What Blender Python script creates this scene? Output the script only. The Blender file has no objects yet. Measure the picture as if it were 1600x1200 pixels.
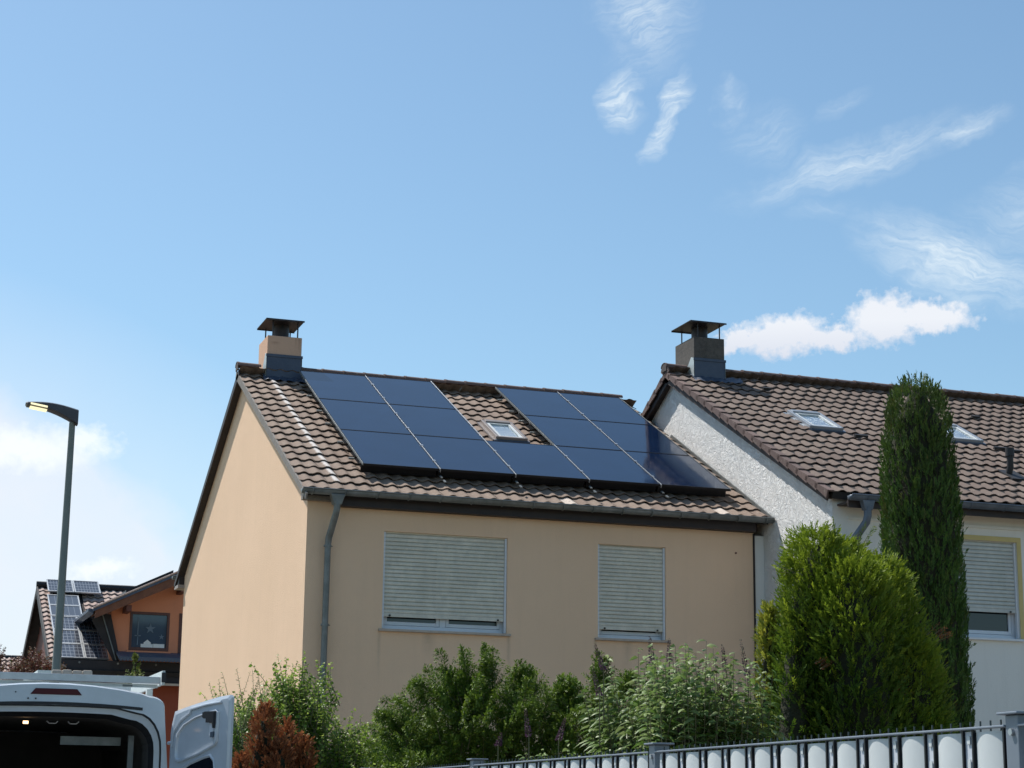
import bpy, math, random
import numpy as np
from mathutils import Vector, Matrix

random.seed(7)
RNG = np.random.default_rng(11)
scene = bpy.context.scene
C = scene.collection

# ------------------------------------------------------------------ camera
cam_d = bpy.data.cameras.new('camera')
cam_d.sensor_width = 36.0
cam_d.lens = 2984.75 / 1600 * 36.0
cam_d.clip_start = 0.1
cam_d.clip_end = 20000
cam = bpy.data.objects.new('camera', cam_d)
C.objects.link(cam)
def cam_rows(yaw, pitch, roll):
    B = np.array([[1, 0, 0], [0, 0, -1], [0, 1, 0]], float)
    cy, sy = math.cos(yaw), math.sin(yaw)
    Y = np.array([[cy, sy, 0], [-sy, cy, 0], [0, 0, 1]])
    cp, sp = math.cos(pitch), math.sin(pitch)
    P = np.array([[1, 0, 0], [0, cp, sp], [0, -sp, cp]])
    cr, sr = math.cos(roll), math.sin(roll)
    Q = np.array([[cr, -sr, 0], [sr, cr, 0], [0, 0, 1]])
    return Q @ P @ B @ Y
R_ = cam_rows(-0.327957, 0.220529, 0.011708)
cam.matrix_world = Matrix(((R_[0][0], -R_[1][0], -R_[2][0], 0), (R_[0][1], -R_[1][1], -R_[2][1], 0),
                           (R_[0][2], -R_[1][2], -R_[2][2], 1.6), (0, 0, 0, 1)))
scene.camera = cam
scene.view_settings.view_transform = 'Standard'
scene.view_settings.look = 'None'
scene.view_settings.exposure = 0.19
scene.view_settings.gamma = 1.0
scene.view_settings.use_curve_mapping = False

# ------------------------------------------------------------------ sun
SUN_TO = Vector((-0.35, 0.53, 1.0)).normalized()
sun_d = bpy.data.lights.new('sun', 'SUN')
sun_d.energy = 5.0
sun_d.angle = math.radians(0.53)
sun_d.color = (1.0, 0.965, 0.91)
sun = bpy.data.objects.new('sun', sun_d)
C.objects.link(sun)
sun.rotation_euler = SUN_TO.to_track_quat('Z', 'Y').to_euler()
SUN_EL = math.asin(SUN_TO.z)
SUN_AZ = math.atan2(SUN_TO.x, SUN_TO.y)      # clockwise from +Y

# ------------------------------------------------------------------ node helper
class NT:
    def __init__(s, tree): s.t = tree; s.n = tree.nodes; s.l = tree.links
    def add(s, typ, **kw):
        n = s.n.new(typ)
        ins = kw.pop('ins', {})
        for k, v in kw.items(): setattr(n, k, v)
        for k, v in ins.items():
            if hasattr(v, 'is_linked') or isinstance(v, bpy.types.NodeSocket): s.l.new(v, n.inputs[k])
            else: n.inputs[k].default_value = v
        return n
    def math(s, op, a, b=0.0, c=0.0, clamp=False):
        n = s.n.new('ShaderNodeMath'); n.operation = op; n.use_clamp = clamp
        for i, v in enumerate((a, b, c)):
            if isinstance(v, bpy.types.NodeSocket): s.l.new(v, n.inputs[i])
            else: n.inputs[i].default_value = v
        return n.outputs[0]
    def mix(s, f, a, b, blend='MIX'):
        n = s.n.new('ShaderNodeMix'); n.data_type = 'RGBA'; n.blend_type = blend
        for i, v in ((0, f), (6, a), (7, b)):
            if isinstance(v, bpy.types.NodeSocket): s.l.new(v, n.inputs[i])
            elif i == 0: n.inputs[0].default_value = v
            else: n.inputs[i].default_value = (*v, 1)
        return n.outputs[2]
    def ramp(s, f, stops):
        n = s.n.new('ShaderNodeValToRGB')
        e = n.color_ramp.elements
        while len(e) < len(stops): e.new(0.5)
        for el, (p, c) in zip(e, stops):
            el.position = p; el.color = (*c, 1) if isinstance(c, tuple) else (c, c, c, 1)
        s.l.new(f, n.inputs[0]); return n.outputs[0]
    def noise(s, vec, scale, detail=4, rough=0.5, dist=0.0):
        n = s.n.new('ShaderNodeTexNoise')
        if vec is not None: s.l.new(vec, n.inputs['Vector'])
        n.inputs['Scale'].default_value = scale; n.inputs['Detail'].default_value = detail
        n.inputs['Roughness'].default_value = rough; n.inputs['Distortion'].default_value = dist
        return n.outputs['Fac']

# ------------------------------------------------------------------ world: sky with thin and heaped clouds
world = bpy.data.worlds.new('World')
scene.world = world
world.use_nodes = True
w = NT(world.node_tree); w.n.clear()
sky = w.add('ShaderNodeTexSky', sky_type='NISHITA', sun_disc=False)
sky.sun_elevation = SUN_EL
sky.sun_rotation = SUN_AZ
sky.altitude = 100; sky.air_density = 1.0; sky.dust_density = 0.9; sky.ozone_density = 2.0
tc = w.add('ShaderNodeTexCoord').outputs['Generated']
sep = w.add('ShaderNodeSeparateXYZ', ins={0: tc})
X_, Y_, Z_ = sep.outputs
az = w.math('MULTIPLY', w.math('ARCTAN2', X_, Y_), 57.2958)
el = w.math('MULTIPLY', w.math('ARCSINE', Z_), 57.2958)
azel = w.add('ShaderNodeCombineXYZ', ins={0: az, 1: el, 2: 0.0}).outputs[0]
warp = w.add('ShaderNodeTexNoise', ins={'Vector': azel, 'Scale': 0.55, 'Detail': 4.0, 'Roughness': 0.55})
wv = w.add('ShaderNodeVectorMath', operation='MULTIPLY_ADD', ins={0: warp.outputs['Color'], 1: (2.2, 1.4, 0), 2: azel}).outputs[0]
wv = w.add('ShaderNodeVectorMath', operation='SUBTRACT', ins={0: wv, 1: (1.1, 0.7, 0)}).outputs[0]
puff = w.add('ShaderNodeTexNoise', ins={'Vector': azel, 'Scale': 2.6, 'Detail': 8.0, 'Roughness': 0.6})
pv = w.add('ShaderNodeVectorMath', operation='MULTIPLY_ADD', ins={0: puff.outputs['Color'], 1: (1.3, 0.9, 0), 2: azel}).outputs[0]
pv = w.add('ShaderNodeVectorMath', operation='SUBTRACT', ins={0: pv, 1: (0.65, 0.45, 0)}).outputs[0]
def blob(vec, a0, e0, ra, re, ang, sharp=1.0):
    """soft ellipse on the sky dome, degrees; returns 0..1"""
    m = w.add('ShaderNodeMapping', vector_type='TEXTURE')
    m.inputs['Location'].default_value = (a0, e0, 0)
    m.inputs['Rotation'].default_value = (0, 0, math.radians(ang))
    m.inputs['Scale'].default_value = (ra, re, 1)
    w.l.new(vec, m.inputs['Vector'])
    ln = w.add('ShaderNodeVectorMath', operation='LENGTH', ins={0: m.outputs[0]}).outputs['Value']
    return w.math('MULTIPLY', w.math('SUBTRACT', 1.0, ln, clamp=True), sharp, clamp=True)
def addup(lst):
    o = lst[0]
    for x in lst[1:]: o = w.math('MAXIMUM', o, x)
    return o
# fibres of ice cloud, drawn out along one direction
def fibres(ang, sx, sy, scale):
    m = w.add('ShaderNodeMapping', vector_type='TEXTURE')
    m.inputs['Rotation'].default_value = (0, 0, math.radians(ang))
    m.inputs['Scale'].default_value = (sx, sy, 1)
    w.l.new(wv, m.inputs['Vector'])
    return w.noise(m.outputs[0], scale, 9, 0.62, 0.3)
f1 = fibres(17, 3.4, 0.5, 2.8)
f2 = fibres(-18, 3.4, 0.5, 2.6)
f3 = fibres(60, 2.0, 0.7, 1.8)
cirA = addup([blob(wv, 22.9, 23.6, 1.9, 2.3, 0, 1.0), blob(wv, 22.1, 21.2, 0.75, 1.1, -25, 1.5), blob(wv, 23.6, 20.7, 0.55, 1.5, -28, 1.9),
              blob(wv, 25.5, 21.0, 0.7, 0.8, 0, .7), blob(wv, 26.8, 20.0, 1.5, 1.2, 0, .5)])
cirB = addup([blob(wv, 29.3, 19.05, 4.6, 0.85, 17, 1.0), blob(wv, 32.8, 19.9, 1.8, 0.5, 20, .9), blob(wv, 29.0, 20.8, 1.0, .35, 30, .5), blob(wv, 35.5, 19.0, 2, .5, 25, .7)])
cirC = addup([blob(wv, 32.4, 15.9, 4.0, 1.35, -24, 1.2), blob(wv, 35.0, 17.2, 3.6, 1.5, 10, .6), blob(wv, 28.4, 17.6, 1.2, .4, 0, .35)])
lowl = addup([blob(wv, -1.5, 5.2, 13.5, 8.6, -10, 5.5), w.math('MULTIPLY', blob(azel, 0.0, 5.4, 17.0, 10.5, -8, 2.0), .55)])
wide = w.math('MULTIPLY', w.math('SUBTRACT', w.noise(wv, 0.055, 4, .55), 0.56, clamp=True), 2.2)   # thin veils elsewhere in the sky
inview = w.math('MULTIPLY', blob(azel, 18, 12, 30, 22, 0, 6.0), 1.0)
wide = w.math('MULTIPLY', wide, w.math('SUBTRACT', 1.0, inview))
cov = w.math('MULTIPLY', w.math('SUBTRACT', w.noise(azel, .55, 5, .6), .20, clamp=True), 3.6, clamp=True)
def tex(mask, f, lo, gain):
    mask = w.math('MULTIPLY', mask, cov)
    t = w.math('MULTIPLY', w.math('SUBTRACT', f, lo-.06, clamp=True), gain*.75, clamp=True)
    return w.math('MULTIPLY', w.math('POWER', mask, 1.25), w.math('ADD', t, 0.22))
c_thin = addup([tex(cirA, f1, 0.42, 2.6), tex(cirB, f1, 0.38, 2.2), tex(cirC, f2, 0.36, 2.6), tex(wide, f3, 0.4, 3.0)])
c_thin = w.math('MULTIPLY', c_thin, 1.25, clamp=True)
veil = w.math('MULTIPLY', w.math('MULTIPLY', lowl, 1.0, clamp=True), w.math('ADD', 0.66, w.math('MULTIPLY', w.noise(wv, 0.35, 5, .5), 0.45)), clamp=True)
# heaped clouds
def heap(lst, gain, cut):
    n = w.noise(azel, 2.2, 8, 0.6)
    o = addup(lst)
    o = w.math('ADD', o, w.math('MULTIPLY', w.math('SUBTRACT', n, 0.5), 0.55))
    return w.math('MULTIPLY', w.math('SUBTRACT', o, cut, clamp=True), gain, clamp=True)
cumR = heap([blob(pv, 27.1, 14.05, 2.3, 1.05, 4), blob(pv, 28.55, 13.95, 1.6, .7, 0), blob(pv, 30.15, 14.4, 1.8, 1.3, 8), blob(pv, 31.4, 14.45, 2.3, 0.8, -4), blob(pv, 25.9, 13.95, 1.4, .6, 12)], 3.0, 0.27)
cumL = heap([blob(pv, 4.2, 10.2, 3.8, 1.0, 0), blob(pv, 5.9, 10.5, 1.6, 0.8, 0), blob(pv, 6.6, 6.8, 1.6, 0.5, 6), blob(pv, 2.0, 10.0, 2.4, 1.2, 0), blob(pv,-9,9,7,2,3), blob(pv,60,10,8,2,0), blob(pv,-70,12,9,3,0), blob(pv,120,9,9,2,0), blob(pv,-130,10,12,3,0), blob(pv,175,12,8,3,0)], 1.7, 0.22)
SKY_S = 0.130
skyc = w.add('ShaderNodeVectorMath', operation='SCALE', ins={0: sky.outputs[0], 'Scale': SKY_S}).outputs[0]
skyc = w.mix(1.0, skyc, (0.865, 1.0, 0.972), 'MULTIPLY')
CW_ = (0.80, 0.83, 0.88)
col = w.mix(w.math('MULTIPLY', veil, 0.92), skyc, (0.76, 0.80, 0.87))
col = w.mix(w.math('MULTIPLY', c_thin, 0.66), col, (0.78, 0.86, 0.90))
cshade = w.mix(w.math('MULTIPLY', w.math('SUBTRACT', el, 13.4, clamp=True), 0.9, clamp=True), (0.66, 0.69, 0.77), (0.80, 0.82, 0.86))
col = w.mix(w.math('MULTIPLY', cumL, 0.75), col, (0.90, 0.94, 0.97))
col = w.mix(w.math('MULTIPLY', cumR, 0.95), col, cshade)
bg = w.add('ShaderNodeBackground', ins={'Color': col, 'Strength': 1.0})
wo = w.add('ShaderNodeOutputWorld')
w.l.new(bg.outputs[0], wo.inputs[0])

# ------------------------------------------------------------------ materials
MATS = {}
def mat(name, color=(.5, .5, .5), rough=.6, metal=0.0, spec=.5):
    m = bpy.data.materials.new(name); m.use_nodes = True
    t = NT(m.node_tree); b = t.n['Principled BSDF']
    b.inputs['Base Color'].default_value = (*color, 1); b.inputs['Roughness'].default_value = rough
    b.inputs['Metallic'].default_value = metal; b.inputs['Specular IOR Level'].default_value = spec
    MATS[name] = m
    return m, t, b
def pos(t): return t.add('ShaderNodeNewGeometry').outputs['Position']
def bump(t, b, h, dist, strength=1.0):
    n = t.add('ShaderNodeBump', ins={'Height': h, 'Distance': dist, 'Strength': strength})
    t.l.new(n.outputs[0], b.inputs['Normal'])
def mottled(name, c1, c2, scale=3.0, rough=.7, metal=0.0, bscale=None, bdist=.003, detail=6, spec=.5, fine=None):
    m, t, b = mat(name, c1, rough, metal, spec)
    p = pos(t)
    f = t.noise(p, scale, detail, .6)
    f = t.ramp(f, [(.32, 0.0), (.68, 1.0)])
    c = t.mix(f, c1, c2)
    if fine:
        c = t.mix(t.math('MULTIPLY', t.ramp(t.noise(p, fine[0], 3, .6), [(.35, 0.), (.7, 1.)]), fine[2]), c, fine[1])
    t.l.new(c, b.inputs['Base Color'])
    if bscale: bump(t, b, t.noise(p, bscale, 4, .6), bdist)
    return m

# rendered walls with faint vertical runs
def stucco(name, c1, c2, c3, gs, gd):
    m, t, b = mat(name, c1, .93, 0, .2)
    p = pos(t)
    big = t.ramp(t.noise(p, .55, 5, .55), [(.3, 0.), (.7, 1.)])
    c = t.mix(big, c1, c2)
    mp = t.add('ShaderNodeMapping'); mp.inputs['Scale'].default_value = (4.5, 4.5, .35); t.l.new(p, mp.inputs[0])
    run = t.ramp(t.noise(mp.outputs[0], 1.4, 5, .65), [(.5, 0.), (.8, 1.)])
    c = t.mix(t.math('MULTIPLY', run, .22), c, c3)
    spk = t.ramp(t.noise(p, 22, 3, .6), [(.62, 0.), (.75, 1.)])
    c = t.mix(t.math('MULTIPLY', spk, .12), c, c3)
    t.l.new(c, b.inputs['Base Color'])
    h = t.math('ADD', t.noise(p, gs, 5, .65), t.math('MULTIPLY', t.noise(p, 3.5, 3, .5), .6))
    bump(t, b, h, gd)
    return m
stucco('peach_render', (.83, .585, .40), (.79, .555, .375), (.66, .465, .32), 55, .006)
stucco('chimney_render', (.66, .42, .29), (.60, .385, .27), (.33, .22, .16), 40, .006)
stucco('white_render_smooth', (.80, .785, .74), (.76, .75, .71), (.52, .51, .48), 60, .004)
stucco('orange_render', (.66, .27, .155), (.60, .245, .14), (.45, .19, .11), 50, .004)
stucco('redbrown_render', (.33, .085, .05), (.28, .075, .045), (.2, .06, .04), 50, .004)
def stains(name, spots, c):
    """runs of dirt with their own shape: (x, top z, width, length)"""
    m = MATS[name]; t = NT(m.node_tree); b = t.n['Principled BSDF']
    src = b.inputs['Base Color'].links[0].from_socket
    p = pos(t); sp_ = t.add('ShaderNodeSeparateXYZ', ins={0: p}).outputs
    n = t.noise(p, 14, 4, .6); tot = None
    for x, z, w_, l in spots:
        a = t.math('SUBTRACT', 1.0, t.math('DIVIDE', t.math('ABSOLUTE', t.math('SUBTRACT', t.math('ADD', sp_[0], t.math('MULTIPLY', n, w_*.8)), x+w_*.4)), w_), clamp=True)
        d = t.math('DIVIDE', t.math('SUBTRACT', z, sp_[2]), l)
        f = t.math('MULTIPLY', t.math('SUBTRACT', 1.0, d, clamp=True), t.math('GREATER_THAN', d, 0.0))
        k_ = t.math('MULTIPLY', t.math('MULTIPLY', a, f), t.math('ADD', n, .2))
        tot = k_ if tot is None else t.math('ADD', tot, k_)
    t.l.new(t.mix(t.math('MULTIPLY', tot, .55, clamp=True), src, c), b.inputs['Base Color'])
stains('peach_render', [(6.88, 4.04, .035, .75), (8.78, 4.04, .04, .95), (10.10, 4.04, .035, .6), (11.25, 4.04, .04, .8), (7.6, 4.03, .12, .35), (10.6, 4.03, .1, .4)], (.34, .25, .18))
stains('chimney_render', [(6.61, 9.38, .02, .22), (6.67, 9.38, .03, .30), (6.26, 9.26, .10, .06)], (.16, .06, .04))
# coarse worked plaster of the white gable
m, t, b = mat('white_roughcast', (.72, .70, .67), .95, 0, .2)
p = pos(t)
wn = t.add('ShaderNodeTexNoise', ins={'Vector': p, 'Scale': 5.0, 'Detail': 3.0})
wp = t.add('ShaderNodeVectorMath', operation='MULTIPLY_ADD', ins={0: wn.outputs['Color'], 1: (.35, .35, .35), 2: p}).outputs[0]
n1 = t.noise(wp, 15, 4, .6, 1.2)
n2 = t.noise(wp, 34, 4, .6, .8)
rid = t.math('ADD', t.math('MULTIPLY', t.ramp(n1, [(.38, 0.), (.62, 1.)]), 1.0), t.math('MULTIPLY', n2, .9))
bump(t, b, rid, .014)
t.l.new(t.mix(t.ramp(t.noise(p, .8, 4, .6), [(.3, 0.), (.75, 1.)]), (.86, .84, .81), (.80, .79, .765)), b.inputs['Base Color'])

# roof tiles: colour differs tile to tile, lichen and dust on top
def tile_mat(name, c1, c2, c3, white=0.0):
    m, t, b = mat(name, c1, .88, 0, .25)
    g = t.add('ShaderNodeNewGeometry'); oi = t.add('ShaderNodeObjectInfo')
    r = t.math('FRACT', t.math('ADD', t.math('MULTIPLY', g.outputs['Random Per Island'], 3.7), t.math('MULTIPLY', oi.outputs['Random'], 7.3)))
    c = t.mix(r, c1, c2)
    p = g.outputs['Position']
    f = t.ramp(t.noise(p, 1.1, 5, .6), [(.35, 0.), (.7, 1.)])
    c = t.mix(t.math('MULTIPLY', f, .55), c, c3)
    s = t.ramp(t.noise(p, 34, 4, .7), [(.52, 0.), (.68, 1.)])
    c = t.mix(t.math('MULTIPLY', s, .5), c, (.09, .065, .06))
    l = t.ramp(t.noise(p, 15, 4, .65), [(.56, 0.), (.72, 1.)])
    c = t.mix(t.math('MULTIPLY', l, .28), c, (.44, .39, .32))
    if white:
        tco = t.add('ShaderNodeTexCoord').outputs['Object']
        sx = t.add('ShaderNodeSeparateXYZ', ins={0: tco}).outputs[0]
        k = t.ramp(t.math('ADD', sx, t.math('MULTIPLY', t.math('SUBTRACT', t.noise(p, 12, 3, .6), .5), .06)), [(.085, 0.), (.115, 1.), (.165, 1.), (.19, 0.)])
        c = t.mix(t.math('MULTIPLY', k, white), c, (.78, .74, .70))
    t.l.new(c, b.inputs['Base Color'])
    bump(t, b, t.noise(p, 70, 4, .7), .003)
    return m
tile_mat('tile_brown', (.225, .162, .124), (.28, .21, .162), (.195, .14, .112))
tile_mat('tile_stained', (.225, .162, .124), (.28, .21, .162), (.195, .14, .112), .62)
tile_mat('tile_pale', (.60, .50, .42), (.66, .56, .47), (.5, .42, .36))
tile_mat('tile_dark_brown', (.152, .112, .092), (.20, .152, .125), (.128, .092, .077))
tile_mat('tile_far', (.44, .34, .29), (.36, .25, .21), (.50, .42, .38))
tile_mat('ridge_clay', (.13, .090, .080), (.19, .13, .115), (.11, .08, .075))
mottled('underlay', (.02, .018, .018), (.03, .026, .025), 4, .95)
mottled('zinc', (.17, .185, .185), (.25, .265, .26), 5, .5, .55, 30, .001, fine=(9, (.10, .11, .11), .5))
mottled('zinc_blue', (.115, .145, .185), (.16, .19, .23), 4, .5, .45, 20, .001, fine=(7, (.07, .085, .11), .5))
mottled('lead', (.055, .075, .115), (.085, .105, .145), 3, .55, .35, 14, .004)
mottled('lead_light', (.42, .47, .47), (.52, .56, .55), 3, .55, .35, 14, .004)
mottled('fascia_brown', (.016, .011, .012), (.028, .019, .018), 5, .6)
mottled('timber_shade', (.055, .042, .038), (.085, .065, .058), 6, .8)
mottled('barge_grey', (.185, .165, .145), (.24, .215, .19), 6, .8, fine=(20, (.11, .1, .09), .5))
mottled('soffit_grey', (.30, .27, .25), (.35, .31, .28), 6, .8)
mottled('black_steel', (.020, .022, .028), (.04, .04, .045), 8, .5, .4, fine=(14, (.10, .05, .03), .35))
mottled('soot_render', (.075, .066, .060), (.125, .11, .095), 3, .9, fine=(18, (.05, .045, .04), .6), bscale=30, bdist=.006)
mottled('window_white', (.70, .73, .78), (.64, .67, .72), 4, .35)
mottled('shutter_grey', (.72, .69, .59), (.62, .59, .50), 2.2, .55, fine=(11, (.34, .36, .32), .35))
mottled('shutter_cool', (.58, .60, .57), (.50, .52, .49), 2.2, .55, fine=(11, (.3, .33, .33), .3))
mottled('sill_stone', (.50, .43, .36), (.40, .34, .29), 8, .8, bscale=60, bdist=.002)
mottled('trim_yellow', (.62, .50, .22), (.55, .45, .2), 5, .85)
mottled('frame_brown', (.075, .025, .018), (.10, .035, .025), 6, .5)
mottled('timber_brown', (.22, .085, .04), (.15, .055, .028), 5, .7, fine=(18, (.09, .035, .02), .5))
mottled('timber_dark', (.16, .055, .038), (.115, .038, .028), 5, .7)
mottled('skylight_cover', (.28, .24, .22), (.22, .19, .18), 9, .5, .3)
mottled('skylight_cover_blue', (.26, .29, .33), (.32, .35, .38), 9, .45, .4)
mottled('blind', (.82, .83, .83), (.76, .77, .77), 9, .8)
mottled('sky_sash', (.62, .64, .63), (.55, .57, .56), 9, .5)
mottled('aluminium', (.50, .52, .54), (.40, .42, .44), 10, .42, .85)
mottled('pale_profile', (.62, .66, .64), (.54, .58, .56), 10, .55, .2)
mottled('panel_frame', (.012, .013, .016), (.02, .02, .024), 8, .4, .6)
mottled('pole_green', (.15, .18, .165), (.19, .21, .195), 3, .6, .2, fine=(25, (.17, .19, .17), .35))
mottled('lamp_grey', (.05, .05, .06), (.065, .065, .075), 6, .45, .3)
mottled('fence_anthracite', (.03, .045, .05), (.045, .06, .065), 6, .5, .3)
mottled('fence_light', (.17, .20, .24), (.21, .24, .28), 6, .5, .2)
mottled('rubber', (.012, .012, .014), (.02, .02, .022), 6, .6)
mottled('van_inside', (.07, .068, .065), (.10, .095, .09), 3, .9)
mottled('asphalt', (.05, .05, .052), (.065, .064, .062), 3, .95, bscale=80, bdist=.004)
mottled('paving', (.30, .29, .27), (.24, .23, .22), 2, .9, bscale=40, bdist=.003)
mottled('soil', (.19, .15, .11), (.14, .105, .075), 2, .95, bscale=12, bdist=.03)
mottled('lawn', (.15, .135, .075), (.19, .155, .10), 1.2, .95, bscale=30, bdist=.03)
mottled('kerb_stone', (.36, .35, .33), (.28, .27, .26), 4, .9)
mottled('bark', (.10, .07, .05), (.16, .12, .085), 7, .95, bscale=30, bdist=.01)
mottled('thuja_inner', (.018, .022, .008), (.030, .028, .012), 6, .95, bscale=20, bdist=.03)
mottled('twig_green', (.12, .13, .06), (.16, .13, .07), 9, .85)
mottled('canopy_blue', (.055, .075, .115), (.08, .10, .14), 5, .6)
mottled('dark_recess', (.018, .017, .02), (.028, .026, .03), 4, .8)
mottled('board_load', (.40, .36, .31), (.33, .29, .25), 8, .8, fine=(20, (.22, .19, .16), .4))
mottled('ornament_white', (.78, .80, .78), (.7, .72, .7), 9, .7)
mottled('ornament_straw', (.10, .15, .20), (.14, .19, .24), 9, .7)
mottled('privacy_pvc', (.60, .63, .63), (.54, .57, .57), 4, .55)
# horizontal weave on the fence strips
mm_ = MATS['privacy_pvc']; t = NT(mm_.node_tree); b = t.n['Principled BSDF']
wv2 = t.add('ShaderNodeTexWave', wave_type='BANDS', bands_direction='Z'); wv2.inputs['Scale'].default_value = 150; wv2.inputs['Distortion'].default_value = .6
t.l.new(pos(t), wv2.inputs['Vector']); bump(t, b, wv2.outputs['Fac'], .0004, .5)
mottled('rendered_grey_strip', (.52, .55, .60), (.58, .61, .66), 5, .6)
# van paint
m, t, b = mat('van_white', (.60, .65, .71), .25, 0, .5)
b.inputs['Coat Weight'].default_value = .5; b.inputs['Coat Roughness'].default_value = .08
t.l.new(t.mix(t.ramp(t.noise(pos(t), 2.5, 6, .65), [(.4, 0.), (.75, 1.)]), (.55, .60, .66), (.46, .50, .54)), b.inputs['Base Color'])
m, t, b = mat('lamp_red', (.07, .004, .010), .35, 0, .25)
m, t, b = mat('lamp_amber', (.5, .12, .01), .15)
def glass(name, c, rough=.04, blue=None):
    m, t, b = mat(name, c, rough, 0, .6)
    p = pos(t); t.l.new(t.mix(t.noise(p, 2.0, 3, .5), c, tuple(x * .7 for x in c)), b.inputs['Base Color'])
    return m
glass('pane_dark', (.010, .012, .018)); glass('pane_blue', (.05, .09, .14), .06); glass('van_glass', (.012, .016, .026), .1)
# monocrystalline module: nearly black glass, cells barely visible
m, t, b = mat('module_black', (.006, .010, .022), .09, 0, .5)
p = pos(t)
t.l.new(t.mix(t.ramp(t.noise(p, 2.2, 5, .6), [(.3, 0.), (.7, 1.)]), (.004, .012, .036), (.006, .017, .048)), b.inputs['Base Color'])
t.l.new(t.ramp(t.noise(p, 5, 5, .7), [(.3, .06), (.75, .14)]), b.inputs['Roughness'])
b.inputs['Specular Tint'].default_value = (.55, .80, 1.0, 1); b.inputs['Coat Weight'].default_value = 0.0; b.inputs['Coat Roughness'].default_value = .12
# older modules with silver grid
def cell_mat(name, ccell, cline, nx, ny, lw):
    m, t, b = mat(name, ccell, .15, 0, .5)
    uv = t.add('ShaderNodeUVMap').outputs[0]
    s = t.add('ShaderNodeSeparateXYZ', ins={0: uv})
    def line(o, n):
        f = t.math('FRACT', t.math('MULTIPLY', o, n))
        d = t.math('ABSOLUTE', t.math('SUBTRACT', f, .5))
        return t.math('GREATER_THAN', d, .5 - lw)
    l = t.math('MAXIMUM', line(s.outputs[0], nx), line(s.outputs[1], ny))
    t.l.new(t.mix(l, ccell, cline), b.inputs['Base Color'])
    return m
cell_mat('module_cells', (.050, .055, .070), (.20, .215, .24), 6, 4, .075)
cell_mat('collector_cells', (.075, .085, .105), (.26, .28, .31), 2, 1, .03)
# emitters (only the lamps)
def emit(name, c, s):
    m, t, b = mat(name, c, .5); b.inputs['Emission Color'].default_value = (*c, 1); b.inputs['Emission Strength'].default_value = s
emit('led_panel', (1.0, .90, .55), .85); emit('van_lamp', (1.0, .62, .32), 3.0)

def leaf_mat(name, dark, light, tip, trans=.35, rough=.5):
    m = bpy.data.materials.new(name); m.use_nodes = True; MATS[name] = m
    t = NT(m.node_tree); b = t.n['Principled BSDF']
    g = t.add('ShaderNodeNewGeometry')
    a = t.add('ShaderNodeAttribute'); a.attribute_name = 'tone'
    c = t.mix(g.outputs['Random Per Island'], dark, light)
    c = t.mix(a.outputs['Fac'], c, tip)
    pn = t.ramp(t.noise(g.outputs['Position'], 2.3, 3, .6), [(.35, .72), (.7, 1.15)])
    c = t.mix(1.0, c, pn, 'MULTIPLY')
    t.l.new(c, b.inputs['Base Color'])
    b.inputs['Roughness'].default_value = rough; b.inputs['Specular IOR Level'].default_value = .3
    tr = t.add('ShaderNodeBsdfTranslucent', ins={'Color': c})
    mx = t.add('ShaderNodeMixShader', ins={0: trans, 1: b.outputs[0], 2: tr.outputs[0]})
    t.l.new(mx.outputs[0], t.n['Material Output'].inputs[0])
leaf_mat('leaf_cypress', (.038, .098, .016), (.092, .176, .030), (.11, .11, .03), .25, .65)
leaf_mat('leaf_thuja', (.032, .085, .010), (.090, .170, .018), (.30, .38, .030), .35, .6)
leaf_mat('leaf_thuja_gold', (.13, .20, .025), (.24, .30, .035), (.40, .38, .06), .35, .6)
leaf_mat('leaf_buddleja', (.085, .165, .028), (.16, .25, .058), (.38, .44, .20), .35, .45)
leaf_mat('leaf_yew', (.055, .120, .014), (.14, .22, .026), (.33, .42, .05), .35, .55)
leaf_mat('leaf_shrub', (.095, .19, .026), (.22, .35, .050), (.50, .60, .14), .5, .36)
leaf_mat('leaf_brown', (.20, .065, .025), (.38, .13, .05), (.48, .20, .08), .25, .75)
leaf_mat('leaf_red', (.10, .025, .025), (.20, .06, .045), (.12, .11, .03), .25, .6)
leaf_mat('flower_purple', (.085, .045, .075), (.17, .085, .15), (.10, .07, .06), .2, .8)
leaf_mat('leaf_garden', (.05, .085, .02), (.10, .15, .03), (.2, .24, .05), .3, .6)

# ------------------------------------------------------------------ object helpers
ORG = {}
def thing(name, label, cat, loc, group=None):
    o = bpy.data.objects.new(name, None); C.objects.link(o)
    o.location = loc; o.empty_display_size = .2
    o['label'] = label; o['category'] = cat
    if group: o['group'] = group
    ORG[o.name] = Vector(loc)
    return o
def tag(o, label=None, cat=None, group=None, kind=None):
    if label: o['label'] = label
    if cat: o['category'] = cat
    if group: o['group'] = group
    if kind: o['kind'] = kind
    return o
def origin(parent):
    p = parent; v = Vector((0, 0, 0))
    while p is not None: v = v + Vector(p.location); p = p.parent
    return v

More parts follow.
